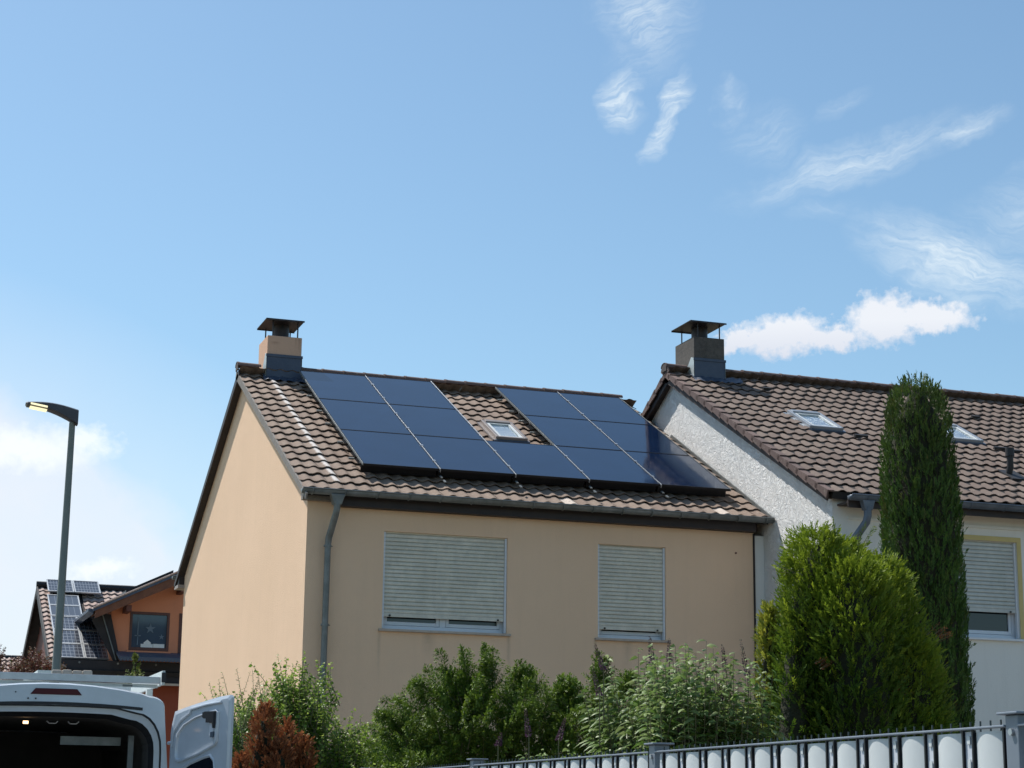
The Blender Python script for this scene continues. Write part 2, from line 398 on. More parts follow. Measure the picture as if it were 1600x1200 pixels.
class MB:
    def __init__(s): s.v = []; s.f = []; s.uv = None
    def quad(s, a, b_, c, d):
        i = len(s.v); s.v += [tuple(a), tuple(b_), tuple(c), tuple(d)]; s.f.append((i, i+1, i+2, i+3)); return s
    def poly(s, pts):
        i = len(s.v); s.v += [tuple(p) for p in pts]; s.f.append(tuple(range(i, i+len(pts)))); return s
    def box(s, x0, x1, y0, y1, z0, z1):
        i = len(s.v)
        s.v += [(x, y, z) for z in (z0, z1) for y in (y0, y1) for x in (x0, x1)]
        for f in ((0, 2, 3, 1), (4, 5, 7, 6), (0, 1, 5, 4), (2, 6, 7, 3), (0, 4, 6, 2), (1, 3, 7, 5)): s.f.append(tuple(i+k for k in f))
        return s
    def prism(s, pts, vec):
        """extrude closed polygon pts (3d) by vec"""
        n = len(pts); i = len(s.v); vec = Vector(vec)
        s.v += [tuple(p) for p in pts] + [tuple(Vector(p) + vec) for p in pts]
        s.f.append(tuple(range(i, i+n))[::-1]); s.f.append(tuple(range(i+n, i+2*n)))
        for k in range(n): s.f.append((i+k, i+(k+1) % n, i+n+(k+1) % n, i+n+k))
        return s
    def tube(s, path, r, n=10, cap=True):
        path = [Vector(p) for p in path]
        rs = r if isinstance(r, (list, tuple)) else [r]*len(path)
        i0 = len(s.v); prev = None
        for k, p in enumerate(path):
            d = (path[min(k+1, len(path)-1)] - path[max(k-1, 0)]).normalized()
            if prev is None:
                a = d.orthogonal().normalized()
            else:
                a = (prev - d*prev.dot(d)).normalized()
            prev = a; b_ = d.cross(a)
            for j in range(n):
                t_ = 2*math.pi*j/n
                s.v.append(tuple(p + (a*math.cos(t_) + b_*math.sin(t_))*rs[k]))
        for k in range(len(path)-1):
            for j in range(n):
                s.f.append((i0+k*n+j, i0+k*n+(j+1) % n, i0+(k+1)*n+(j+1) % n, i0+(k+1)*n+j))
        if cap:
            s.f.append(tuple(i0+j for j in range(n))[::-1]); s.f.append(tuple(i0+(len(path)-1)*n+j for j in range(n)))
        return s
    def loft(s, rings, closed=True, cap=True):
        n = len(rings[0]); i0 = len(s.v)
        for r in rings: s.v += [tuple(p) for p in r]
        for k in range(len(rings)-1):
            for j in range(n if closed else n-1):
                s.f.append((i0+k*n+j, i0+k*n+(j+1) % n, i0+(k+1)*n+(j+1) % n, i0+(k+1)*n+j))
        if cap and closed:
            s.f.append(tuple(i0+j for j in range(n))[::-1]); s.f.append(tuple(i0+(len(rings)-1)*n+j for j in range(n)))
        return s
    def build(s, name, material, parent=None, smooth=False, bevel=0, label=None, kind=None):
        o_ = origin(parent) if parent else Vector((0, 0, 0))
        me = bpy.data.meshes.new(name)
        me.from_pydata([tuple(Vector(v) - o_) for v in s.v], [], s.f); me.update()
        me.materials.append(MATS[material])
        o = bpy.data.objects.new(name, me); C.objects.link(o)
        if parent: o.parent = parent
        if smooth:
            me.polygons.foreach_set('use_smooth', [True]*len(me.polygons))
            try: me.set_sharp_from_angle(angle=math.radians(38))
            except Exception: pass
        if bevel:
            md = o.modifiers.new('bevel', 'BEVEL'); md.width = bevel; md.segments = 2; md.limit_method = 'ANGLE'
        if label: o['label'] = label
        if kind: o['kind'] = kind
        return o
def shared(name, me, parent, loc, rot=(0, 0, 0), scale=None):
    o = bpy.data.objects.new(name, me); C.objects.link(o); o.parent = parent
    o.location = Vector(loc) - origin(parent); o.rotation_euler = rot
    if scale: o.scale = scale
    return o
def np_mesh(name, verts, faces, material, parent=None, tone=None, kind=None, label=None):
    """verts (N,3) world, faces (M,3|4)"""
    o_ = np.array(origin(parent)) if parent else np.zeros(3)
    verts = np.asarray(verts, np.float32) - o_.astype(np.float32)
    faces = np.asarray(faces, np.int32); k = faces.shape[1]
    me = bpy.data.meshes.new(name)
    me.vertices.add(len(verts)); me.vertices.foreach_set('co', verts.ravel())
    me.loops.add(faces.size); me.loops.foreach_set('vertex_index', faces.ravel())
    me.polygons.add(len(faces)); me.polygons.foreach_set('loop_start', np.arange(0, faces.size, k, dtype=np.int32))
    try: me.polygons.foreach_set('loop_total', np.full(len(faces), k, np.int32))
    except Exception: pass
    if tone is not None:
        a = me.attributes.new('tone', 'FLOAT', 'POINT'); a.data.foreach_set('value', np.asarray(tone, np.float32))
    me.update(calc_edges=True); me.validate()
    me.materials.append(MATS[material])
    o = bpy.data.objects.new(name, me); C.objects.link(o)
    if parent: o.parent = parent
    if kind: o['kind'] = kind
    if label: o['label'] = label
    return o

# ------------------------------------------------------------------ ground
def ground(name, x0, x1, y0, y1, z, material):
    o = MB().quad((x0, y0, z), (x1, y0, z), (x1, y1, z), (x0, y1, z)).build(name, material); o['kind'] = 'structure'; return o
ground('ground', -6000, 6000, -6000, 6000, 0.0, 'lawn')
ground('road', -5.0, 2.0, -60, 90, .006, 'asphalt')
ground('pavement', 2.15, 2.62, -20, 33, .12, 'paving')
k = MB().box(2.0, 2.149, -20, 33, 0, .13).build('kerb', 'kerb_stone'); k['kind'] = 'structure'
ground('garden_soil', 3.05, 24, 4, 25.7, .02, 'soil')

# ------------------------------------------------------------------ roof tiles
TH = math.radians(27.374)
CT, ST = math.cos(TH), math.sin(TH)
TW, TE, TL = 0.2034, 0.3225, 0.395
def tile_profile():
    pts = []
    for i in range(10):
        u = i/9; x = u*TW
        h = .0
        d = (u-.62)/.36
        if abs(d) < 1: h = .034*(math.cos(d*math.pi/2))**1.3
        h += .004*math.cos((u-.1)*7)
        pts.append((x, h))
    return pts
TP = tile_profile()
def tile_arrays():
    """one tile: origin at lower left, y up the slope, z off the roof; lower edge rounded in plan, higher than the upper"""
    v = []; f = []
    for yy, dz in ((0, .035), (.05, .033), (TL, 0.0)):
        for x, h in TP: v.append((x, yy + (.006*math.sin(x/TW*6.28) if yy == 0 else 0), h + dz))
    for x, h in TP: v.append((x, .003, h + .035 - .012))
    n = len(TP)
    for r in (0, 1):
        for i in range(n-1): f.append((r*n+i, r*n+i+1, (r+1)*n+i+1, (r+1)*n+i))
    for i in range(n-1): f.append((3*n+i, 3*n+i+1, i+1, i))
    return np.array(v), f
TV, TF = tile_arrays()
def tile_mesh(name, material):
    me = bpy.data.meshes.new(name); me.from_pydata([tuple(x) for x in TV], [], TF); me.update()
    me.polygons.foreach_set('use_smooth', [True]*len(me.polygons))
    try: me.set_sharp_from_angle(angle=math.radians(40))
    except Exception: pass
    me.materials.append(MATS[material]); return me
TQ = np.array(TF)
def slope_rot(sgn=1):
    return np.array([[1, 0, 0], [0, CT, -ST], [0, ST, CT]])
RS = slope_rot()
class Roof:
    """front slope of a roof: ridge line at (y0, z0), local u = x, s = distance down the slope"""
    def __init__(s, y0, z0): s.y0 = y0; s.z0 = z0
    def p(s, x, d, h=0.0): return Vector((x, s.y0 - d*CT - h*ST, s.z0 - d*ST + h*CT))
    def back(s, x, d, h=0.0): return Vector((x, s.y0 + d*CT + h*ST, s.z0 - d*ST + h*CT))
def tiles(roof, parent, x0, ncol, nrow, s0, mats, own, skip, maxown=300, drop=.0):
    """own(x,s)-> priority or None; skip(x,s)->True leaves it out"""
    cand = []; rest = []
    for r in range(nrow):
        for c in range(ncol):
            x = x0 + c*TW; d = s0 + r*TE + TE     # lower edge
            if skip(x+TW/2, d-TE/2): continue
            jit = (random.uniform(-.004, .004), random.uniform(-.006, .006), random.uniform(-.006, .006), random.uniform(-.003, .004))
            P = roof.p(x+jit[0], d+jit[1], drop+jit[3])
            pr = own(x+TW/2, d-TE/2)
            (rest if pr is None else cand).append((pr, P, c, r, jit[2]))
    cand.sort(key=lambda q: q[0])
    for q in cand[maxown:]: rest.append(q)
    for pr, P, c, r, tw in cand[:maxown]:
        o = shared('roof_tile', mats(c, r), parent, P, (TH, 0, tw))
    if rest:
        V = []; F = []
        for k_, (pr, P, c, r, tw) in enumerate(rest):
            tv = TV.copy()
            V.append(tv @ RS.T + np.array(P)); F.append(TQ + k_*len(TV))
        o = np_mesh('roof_tiles', np.concatenate(V), np.concatenate(F), mats(-1, -1).materials[0].name, parent, kind='stuff')
def back_tiles(roof, parent, x0, ncol, nrow, s0, material, drop=0.0):
    V = []; F = []; k_ = 0
    RB = np.array([[-1, 0, 0], [0, -CT, ST], [0, ST, CT]])
    for r in range(nrow):
        for c in range(ncol):
            P = np.array(roof.back(x0+(c+1)*TW, s0+(r+1)*TE, drop + random.uniform(-.003, .004)))
            V.append(TV @ RB.T + P); F.append(TQ + k_*len(TV)); k_ += 1
    np_mesh('rear_roof_tiles', np.concatenate(V), np.concatenate(F), material, parent, kind='stuff')
def ridge_mesh(name, material):
    mb = MB(); n = 10; L = .40
    rings = []
    for x, r in ((0, .112), (.03, .114), (.05, .104), (L, .096)):
        rings.append([(x, r*math.cos(a)*1.05, r*math.sin(a)*.62 - .02) for a in [math.pi*(-.06) + math.pi*1.12*k_/n for k_ in range(n+1)]])
    for x, r in ((L, .086), (0.0, .098)):
        rings.append([(x, r*math.cos(a)*1.05, r*math.sin(a)*.62 - .02) for a in [math.pi*(-.06) + math.pi*1.12*k_/n for k_ in range(n+1)]])
    rings.append(rings[0])
    mb.loft(rings, closed=False)
    me = bpy.data.meshes.new(name); me.from_pydata(mb.v, [], mb.f); me.update()
    me.polygons.foreach_set('use_smooth', [True]*len(me.polygons))
    try: me.set_sharp_from_angle(angle=math.radians(40))
    except Exception: pass
    me.materials.append(MATS[material]); return me

def wall_face(mb, xs, zs, holes, y, depth, axis='y'):
    """wall in plane y with rectangular holes and reveals of given depth (towards +y)"""
    xs = sorted(set(xs + [h[0] for h in holes] + [h[1] for h in holes])); zs = sorted(set(zs + [h[2] for h in holes] + [h[3] for h in holes]))
    for i in range(len(xs)-1):
        for j in range(len(zs)-1):
            cx, cz = (xs[i]+xs[i+1])/2, (zs[j]+zs[j+1])/2
            if any(h[0] < cx < h[1] and h[2] < cz < h[3] for h in holes): continue
            mb.quad((xs[i], y, zs[j]), (xs[i+1], y, zs[j]), (xs[i+1], y, zs[j+1]), (xs[i], y, zs[j+1]))
    for a, b_, c, d in holes:
        mb.quad((a, y, c), (a, y, d), (a, y+depth, d), (a, y+depth, c))
        mb.quad((b_, y, c), (b_, y+depth, c), (b_, y+depth, d), (b_, y, d))
        mb.quad((a, y, d), (b_, y, d), (b_, y+depth, d), (a, y+depth, d))
        mb.quad((a, y, c), (a, y+depth, c), (b_, y+depth, c), (b_, y, c))

def half_gutter(name, parent, material, x0, x1, yc, zc, r=.068, n=10):
    mb = MB(); rings = []
    for x in (x0, x1):
        out = [(x, yc + r*math.cos(a), zc + r*math.sin(a)) for a in [math.pi + math.pi*k_/n for k_ in range(n+1)]]
        lip = [(x, yc - r - .006, zc + .006), (x, yc - r + .006, zc + .012)]
        rings.append(lip[::-1] + out)
    mb.loft(rings, closed=False)
    for x, s_ in ((x0, 1), (x1, -1)):
        mb.poly([(x, yc + r*math.cos(a), zc + r*math.sin(a)) for a in [math.pi + math.pi*k_/n for k_ in range(n+1)]][::s_])
    # rolled bead along the outer lip
    mb.tube([(x0, yc-r, zc+.004), (x1, yc-r, zc+.004)], .011, 8)
    o = mb.build(name, material, parent, smooth=True)
    sl = o.modifiers.new('thick', 'SOLIDIFY'); sl.thickness = .003
    return o

# window with a lowered roller shutter made of separate slats
def shutter_window(parent, x0, x1, z0, z1, y, shut_z, smat, nm='window', tilt=False, sill='sill_stone', depth=.12, mid=True):
    yf = y + depth
    fr = MB(); t_ = .055
    fr.box(x0+.002, x0+t_, yf, yf+.06, z0+.002, z1-.002); fr.box(x1-t_, x1-.002, yf, yf+.06, z0+.002, z1-.002)
    fr.box(x0+t_, x1-t_, yf, yf+.06, z0+.002, z0+.06); fr.box(x0+t_, x1-t_, yf, yf+.06, z1-.06, z1-.002)
    if mid: fr.box((x0+x1)/2-.045, (x0+x1)/2+.045, yf, yf+.06, z0+.06, z1-.06)
    win = fr.build(nm, 'window_white', parent, bevel=.004)
    cells = [(x0+t_, (x0+x1)/2-.045), ((x0+x1)/2+.045, x1-t_)] if mid else [(x0+t_, x1-t_)]
    for a, b_ in cells:
        s = MB(); q = .05
        s.box(a+.004, a+q, yf+.006, yf+.052, z0+.064, z1-.064); s.box(b_-q, b_-.004, yf+.006, yf+.052, z0+.064, z1-.064)
        s.box(a+q, b_-q, yf+.006, yf+.052, z0+.064, z0+.064+q); s.box(a+q, b_-q, yf+.006, yf+.052, z1-.064-q, z1-.064)
        s.build('sash', 'window_white', win, bevel=.004)
        MB().box(a+q-.002, b_-q+.002, yf+.03, yf+.04, z0+.062+q, z1-.062-q).build('pane', 'pane_dark', win)
    # low drip profile in front of frame
    MB().box(x0+.03, x1-.03, yf-.02, yf-.001, z0+.004, z0+.030).build('drip_profile', 'window_white', win, bevel=.003)
    for a, b_ in ((x0+.002, x0+.030), (x1-.030, x1-.002)):
        MB().box(a, b_, y+.022, y+.075, z0+.006, z1-.004).build('guide_rail', 'window_white', win, bevel=.003)
    # slats
    pitch = .0560; h = pitch
    prof = []
    for k_ in range(7):
        u = k_/6
        prof.append((-.009*math.sin(.25+u*(math.pi-.5))**.7, u*(h-.013)))
    prof.append((.010, h-.012)); prof.append((.010, h-.001))
    me = bpy.data.meshes.new('slat'); L = x1-x0-.062
    v = [(0, a, b_) for a, b_ in prof] + [(L, a, b_) for a, b_ in prof]; n = len(prof)
    f = [(i, n+i, n+i+1, i+1) for i in range(n-1)]
    me.from_pydata(v, [], f); me.update(); me.materials.append(MATS[smat])
    z = shut_z + .055
    MB().box(x0+.031, x1-.031, y+.044, y+.058, shut_z, shut_z+.053).build('bottom_slat', smat, win, bevel=.004)
    for sx in (x0+.12, x1-.12): MB().tube([(sx, y+.046, shut_z+.018), (sx, y+.028, shut_z+.018)], .014, 10).build('stopper', 'rubber', win)
    while z < z1-.004:
        shared('slat', me, win, (x0+.031, y+.052, z)); z += pitch
    if sill:
        sb = MB(); sb.prism([(x0-.05, y-.055, z0-.038), (x0-.05, y-.055, z0-.008), (x0-.05, y+depth, z0+.004), (x0-.05, y+depth, z0-.03), (x0-.05, y-.0, z0-.04)][::-1], (x1-x0+.10, 0, 0))
        sb.build('sill', sill, win, bevel=.003)
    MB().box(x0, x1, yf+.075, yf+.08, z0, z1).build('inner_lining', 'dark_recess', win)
    return win

def chimney(parent, x0, x1, y0, y1, z0, z1, body_mat, cap, flash_z, roof, drop):
    ch = MB().box(x0, x1, y0, y1, z0, z1).build('chimney', body_mat, parent, bevel=.008)
    # lead apron: front, sides following the slope
    fl = MB()
    fl.box(x0-.012, x1+.012, y0-.012, y0-.002, roof.p(0, (roof.y0-y0)/CT, drop).z, flash_z)
    fl.box(x0-.02, x1+.02, y0-.024, y0-.0125, flash_z-.035, flash_z+.012)
    fl.build('flashing', 'lead', ch, bevel=.002)
    dsl = (roof.y0-y0)/CT
    for xs, xe in ((x0-.0125, x0-.002), (x1+.002, x1+.0125)):
        sd = MB(); sd.prism([(xs, y0-.012, roof.p(0, dsl, drop).z), (xs, y0-.012, flash_z), (xs, y0+.10, flash_z+.04), (xs, y0+.26, roof.p(0, dsl-.26/CT, drop).z+.10), (xs, y0+.26, roof.p(0, dsl-.26/CT, drop).z)], (xe-xs, 0, 0)); sd.build('side_flashing', 'lead_light', ch)
    ap = MB()   # crumpled apron on the tiles
    nx, ny = 14, 8; W_ = x1-x0+.36
    g = [[roof.p(x0-.06 + W_*i/nx, dsl-.02 + .30*j/ny, drop + .070 - .015*j/ny + .014*math.sin(i*2.3+j*.7) + random.uniform(-.007, .007)) for i in range(nx+1)] for j in range(ny+1)]
    for j in range(ny):
        for i in range(nx): ap.quad(g[j][i], g[j+1][i], g[j+1][i+1], g[j][i+1])
    ap.build('apron', 'lead', ch, smooth=True)
    # cover plate on legs and the flue under it
    cx0, cx1, cy0, cy1, cz = cap
    top = MB().box(cx0, cx1, cy0, cy1, cz, cz+.012)
    MB().tube([((cx0+cx1)/2+.02, (cy0+cy1)/2, cz+.0125), ((cx0+cx1)/2+.02, (cy0+cy1)/2, cz+.045)], .035, 12).build('cap_knob', 'black_steel', ch) if body_mat == 'soot_render' else None
    top.box(cx0, cx1, cy0-.002, cy0+.006, cz-.016, cz-.001); top.box(cx0, cx1, cy1-.006, cy1+.002, cz-.016, cz-.001)
    top.build('chimney_cap', 'black_steel', ch)
    for lx in (x0+.09, x1-.07):
        for ly in (y0+.04, y1-.08): MB().tube([(lx, ly, z1-.02), (lx, ly, cz)], .012, 8).build('cap_leg', 'black_steel', ch)
    MB().tube([((x0+x1)/2, (y0+y1)/2, z1-.02), ((x0+x1)/2, (y0+y1)/2, cz-.001)], .14, 20).build('flue', 'black_steel', ch, smooth=True)
    return ch

def skylight(parent, roof, x0, x1, s0, s1, fmat, name='skylight', low=.095):
    def pt(x, s, h): return roof.p(x, s, h-low)
    def slab(mb, a, b_, c, d, h0, h1):
        P = [pt(x, s, h) for h in (h0, h1) for (x, s) in ((a, d), (b_, d), (b_, c), (a, c))]
        i = len(mb.v); mb.v += [tuple(p) for p in P]
        for f in ((0, 3, 2, 1), (4, 5, 6, 7), (0, 1, 5, 4), (1, 2, 6, 5), (2, 3, 7, 6), (3, 0, 4, 7)): mb.f.append(tuple(i+k for k in f))
    w_ = .055
    fr = MB()
    slab(fr, x0, x0+w_, s0, s1, -.13, .0); slab(fr, x1-w_, x1, s0, s1, -.13, .0)
    slab(fr, x0+w_, x1-w_, s0, s0+.10, -.13, .012); slab(fr, x0+w_, x1-w_, s1-.05, s1, -.13, -.004)
    o = fr.build(name, fmat, parent, bevel=.006)
    sa = MB(); q = .045
    a, b_, c, d = x0+w_+.004, x1-w_-.004, s0+.104, s1-.054
    slab(sa, a, a+q, c, d, -.05, -.012); slab(sa, b_-q, b_, c, d, -.05, -.012); slab(sa, a+q, b_-q, c, c+q, -.05, -.012); slab(sa, a+q, b_-q, d-q, d, -.05, -.012)
    sa.build('sash', 'sky_sash', o)
    g = MB(); slab(g, a+q-.002, b_-q+.002, c+q-.002, d-q+.002, -.034, -.028)
    g.build('pane', 'sky_glass', o)
    bl = MB(); slab(bl, a+q, b_-q, c+q, d-q, -.055, -.048); bl.build('blind', 'blind', o)
    ap = MB(); slab(ap, x0-.03, x1+.03, s1+.002, s1+.05, -.16, -.05); ap.build('apron', 'lead', o, bevel=.004)
    for xa, xb in ((x0-.05, x0-.002), (x1+.002, x1+.05)):
        sf = MB(); slab(sf, xa, xb, s0-.03, s1, -.14, -.055); sf.build('side_gutter', fmat, o)
    return o
# skylight glass lets the blind show
m, t, b = mat('sky_glass', (.9, .95, .97), .03); b.inputs['Transmission Weight'].default_value = 1.0; b.inputs['IOR'].default_value = 1.12
b.inputs['Base Color'].default_value = (.92, .96, .98, 1)

# ================================================================== PEACH HOUSE
XL, XR = 5.80, 12.655
YF, YB = 25.82, 36.15
XV = 5.665
PR = Roof(30.90, 8.93)           # plane of the module glass; tiles lie below it
peach = thing('peach_house', 'peach rendered house with brown tiled roof and two shuttered windows', 'house', (XL, YF, 0))
W1 = (6.913, 8.748, 4.075, 5.44); W2 = (10.14, 11.21, 4.075, 5.44)
zt = lambda y: PR.z0 - abs(PR.y0-y)*ST/CT - .315      # underside of roof over the walls
mb = MB()
wall_face(mb, [XL, XR], [0, zt(YF)], [W1, W2, (7.3, 8.4, .1, 2.2), (9.9, 11.4, .9, 2.2)], YF, .16)
mb.poly([(XL, YB, 0), (XL, YF, 0), (XL, YF, zt(YF)), (XL, PR.y0, zt(PR.y0)), (XL, YB, zt(YB))])
mb.poly([(XR, YF, 0), (XR, YB, 0), (XR, YB, zt(YB)), (XR, PR.y0, zt(PR.y0)), (XR, YF, zt(YF))])
mb.quad((XR, YB, 0), (XL, YB, 0), (XL, YB, zt(YB)), (XR, YB, zt(YB)))
mb.build('wall', 'peach_render', peach)
shutter_window(peach, *W1, YF, 4.245, 'shutter_grey')
shutter_window(peach, *W2, YF, 4.20, 'shutter_grey', mid=False)
for px_, pz_ in ((12.35, 5.42),):
    MB().tube([(px_, YF-.001, pz_), (px_, YF-.012, pz_)], .016, 10).build('wall_plug', 'timber_dark', peach)
# ground floor door and window, behind the hedge
dr = MB().box(7.32, 8.38, YF+.1, YF+.15, .12, 2.18).build('door', 'window_white', peach)
MB().tube([(7.45, YF+.09, 1.1), (7.45, YF+.05, 1.1), (7.57, YF+.05, 1.1)], .012, 6).build('handle', 'aluminium', dr)
gw = MB().box(9.92, 11.38, YF+.1, YF+.16, .92, 2.18).build('window', 'window_white', peach)
MB().box(10.0, 11.3, YF+.085, YF+.099, 1.0, 2.1).build('pane', 'pane_dark', gw)

# roof deck
rb = MB()
def deck(mb, roof, x0, x1, sf, sb, h0, h1):
    mb.prism([roof.p(x0, sf, h0), roof.p(x0, sf, h1), roof.p(x0, 0, h1), roof.back(x0, sb, h1), roof.back(x0, sb, h0), roof.p(x0, 0, h0)], (x1-x0, 0, 0))
deck(rb, PR, XV+.06, 12.80, 6.10, 6.45, -.31, -.258)
rb.build('roof', 'underlay', peach)
DROP = -.235
def in_panels(x, s):
    c = (x-6.638)/1.154
    if not (s > .37+.12 and s < 5.45-.25 and .12 < c < 4.9): return False
    if 2.0 < c < 3.15 and s < .37+3.39: return False
    return True
SKY1 = (9.33, 9.86, 2.22, 3.14)
tm = {k_: tile_mesh('roof_tile', k_) for k_ in ('tile_brown', 'tile_stained', 'tile_pale', 'tile_dark_brown')}
def pmats(c, r):
    if c == 2 and 0 < r < 18: return tm['tile_stained']
    if (c, r) in ((19, 18), (31, 18)): return tm['tile_pale']
    return tm['tile_brown']
tiles(PR, peach, XV+.012, 35, 19, -.02, pmats,
      lambda x, s: None if in_panels(x, s) else (Vector((x, 30.9-s*CT, 8.9-s*ST))).length,
      lambda x, s: SKY1[0]+.02 < x < SKY1[1]-.02 and SKY1[2]+.06 < s < SKY1[3]-.06, 300, DROP)
back_tiles(PR, peach, XV+.012, 35, 20, -.02, 'tile_brown', DROP)
rm = ridge_mesh('ridge_tile', 'ridge_clay')
x = XV - .015; i = 0
while x < 12.45:
    if not (6.0 < x+.2 < 6.72):
        shared('ridge_tile', rm, peach, (x, PR.y0, PR.z0-.085 + random.uniform(-.004, .004)), (0, 0, random.uniform(-.01, .01)))
    x += .362
# verge boards
def verge(parent, roof, x0, x1, sf, sb, h0, h1, m1, m2):
    a = MB(); a.prism([roof.p(x0, sf, h0), roof.p(x0, sf, h1), roof.p(x0, 0, h1), roof.p(x0, 0, h0/CT*1.0)], (x1-x0, 0, 0)); o1 = a.build('barge_board', m1, parent)
    a = MB(); a.prism([roof.back(x0, 0.002, h0/CT), roof.back(x0, 0.002, h1), roof.back(x0, sb, h1), roof.back(x0, sb, h0)], (x1-x0, 0, 0)); o2 = a.build('barge_board', m2, parent)
verge(peach, PR, XV+.004, XV+.030, 6.35, 6.47, -.290, -.205, 'barge_grey', 'fascia_brown')
# dark soffit strip between board and gable at the back
s_ = MB(); s_.prism([PR.back(XV+.032, .1, -.287), PR.back(XV+.032, .1, -.265), PR.back(XV+.032, 6.44, -.265), PR.back(XV+.032, 6.44, -.287)], (XL-XV-.034, 0, 0)); s_.build('soffit', 'fascia_brown', peach)
s_ = MB(); s_.prism([PR.p(XV+.032, .1, -.287), PR.p(XV+.032, .1, -.265), PR.p(XV+.032, 5.9, -.265), PR.p(XV+.032, 5.9, -.287)], (XL-XV-.034, 0, 0)); s_.build('soffit', 'barge_grey', peach)
# boxed rear eave seen edge-on
yb = PR.back(0, 6.47, -.3).y
MB().box(XV+.01, XR, yb-.40, yb+.02, 5.66, 5.72).build('rear_soffit', 'soffit_grey', peach)
MB().box(XV+.036, XR, yb-.36, yb-.002, 5.722, 5.95).build('rear_eave_box', 'fascia_brown', peach)
half_gutter('rear_gutter', peach, 'zinc', XV-.02, XR-.02, yb+.10, 5.93)
# front gutter, fascia, hangers, downpipe
GY, GZ = 25.492, 5.915
gut = half_gutter('gutter', peach, 'zinc', XV-.02, 12.808, GY, GZ)
for i in range(16):
    xx = XV + .12 + i*.46
    hb = MB(); hb.tube([(xx, GY + .074*math.cos(a), GZ + .074*math.sin(a)) for a in [math.pi*1.0 + math.pi*k_/10 for k_ in range(11)]], .009, 6)
    hb.build('gutter_bracket', 'zinc', gut)
MB().box(6.24, 12.62, 25.66, YF-.002, 5.735, 5.862).build('fascia', 'fascia_brown', peach)
MB().box(XV+.04, 6.238, 25.70, YF-.002, 5.80, 5.90).build('eave_closer', 'barge_grey', peach)
dp = MB()
dp.prism([(6.04, GY-.06, GZ-.055), (6.245, GY-.06, GZ-.055), (6.20, GY-.04, GZ-.20), (6.085, GY-.04, GZ-.20)], (0, .11, 0))
dp.build('outlet', 'zinc', gut, bevel=.01)
pp = MB().tube([(6.142, GY, GZ-.15), (6.142, GY, GZ-.26), (6.135, GY+.03, GZ-.33), (6.105, GY+.17, GZ-.55), (6.09, GY+.215, GZ-.64), (6.085, GY+.228, GZ-.74), (6.06, GY+.228, .05)],
               [.048, .047, .047, .047, .047, .044, .044], 16).build('downpipe', 'zinc', peach, smooth=True)
for zc in (5.17, 4.08, 2.4, .9): MB().tube([(6.083-(5.17-zc)*.005, GY+.228, zc-.014), (6.083-(5.17-zc)*.005, GY+.228, zc+.014)], .056, 16).tube([(6.13, GY+.228, zc), (6.155, GY+.26, zc)], .008, 6).build('pipe_clamp', 'zinc', pp)
chimney(peach, 6.13, 6.715, 30.75, 31.48, 8.2, 9.362, 'chimney_render', (6.08, 6.733, 30.67, 31.47, 9.628), 9.03, PR, DROP)
skylight(peach, PR, SKY1[0], SKY1[1], SKY1[2], SKY1[3], 'skylight_cover')
# wall flashing where the roof meets the neighbour
fl = MB(); fl.prism([PR.p(12.785, 6.25, -.22), PR.p(12.785, 6.25, -.155), PR.p(12.785, 2.0, -.155), PR.p(12.785, 2.0, -.22)], (.022, 0, 0)); fl.build('wall_flashing', 'zinc', peach)
MB().box(XR-.022, XR+.004, YF-.018, YF-.002, .1, 5.73).build('joint_strip', 'fascia_brown', peach)
# a small tile vent left open high on the roof
# ------------------------------------------------------------------ solar array
arr = thing('solar_array', 'black solar modules in three rows on silver rails over the brown tiled roof', 'solar panels', tuple(PR.p(6.638, 5.45, -.1)))
OX, S0, PW, PH = 6.638, .365, 1.154, 1.6935
def rslab(mb, roof, x0, x1, s0, s1, h0, h1):
    P = [roof.p(x, s, h) for h in (h0, h1) for (x, s) in ((x0, s1), (x1, s1), (x1, s0), (x0, s0))]
    i = len(mb.v); mb.v += [tuple(p) for p in P]
    for f in ((0, 3, 2, 1), (4, 5, 6, 7), (0, 1, 5, 4), (1, 2, 6, 5), (2, 3, 7, 6), (3, 0, 4, 7)): mb.f.append(tuple(i+k for k in f))
    return mb
for r in range(3):
    for c in range(5):
        if c == 2 and r < 2: continue
        x0, x1, a, b_ = OX+c*PW+.012, OX+(c+1)*PW-.012, S0+r*PH+.009, S0+(r+1)*PH-.009
        fr = MB(); w_ = .011
        rslab(fr, PR, x0, x0+w_, a, b_, -.036, 0); rslab(fr, PR, x1-w_, x1, a, b_, -.036, 0)
        rslab(fr, PR, x0+w_, x1-w_, a, a+w_, -.036, 0); rslab(fr, PR, x0+w_, x1-w_, b_-w_, b_, -.036, 0)
        rslab(fr, PR, x0+w_, x1-w_, a+w_, b_-w_, -.030, -.008)
        pn = fr.build('solar_panel', 'panel_frame', arr)
        rslab(MB(), PR, x0+w_, x1-w_, a+w_, b_-w_, -.0075, -.003 + random.uniform(-.0005, .0005)).build('glass', 'module_black', pn)
def rail(x, a, b_, w_=.011, h=(-.05, .004), m_='aluminium'):
    o = rslab(MB(), PR, x-w_/2, x+w_/2, a, b_, *h).build('mounting_rail', m_, arr, bevel=.002); return o
S1, S2, S3 = S0+PH, S0+2*PH, S0+3*PH
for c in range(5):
    mb = MB(); rslab(mb, PR, OX+c*PW+.014, OX+(c+1)*PW-.014, S3-.15, S3-.138, -.170, -.038); mb.build('shade_strip', 'panel_frame', arr)  # recessed dark strip added to stand in for shade under the modules
for c, a in ((1, S0), (2, S2), (3, S2), (4, S0)): rail(OX+c*PW, a-.03, S3+.015)
rail(OX+.004, S0, S3, .008, (-.030, .003), 'zinc'); rail(OX+3*PW, S0, S2-.02, .008, (-.03, .003), 'zinc'); rail(OX+2*PW, S0-.03, S2, .016)
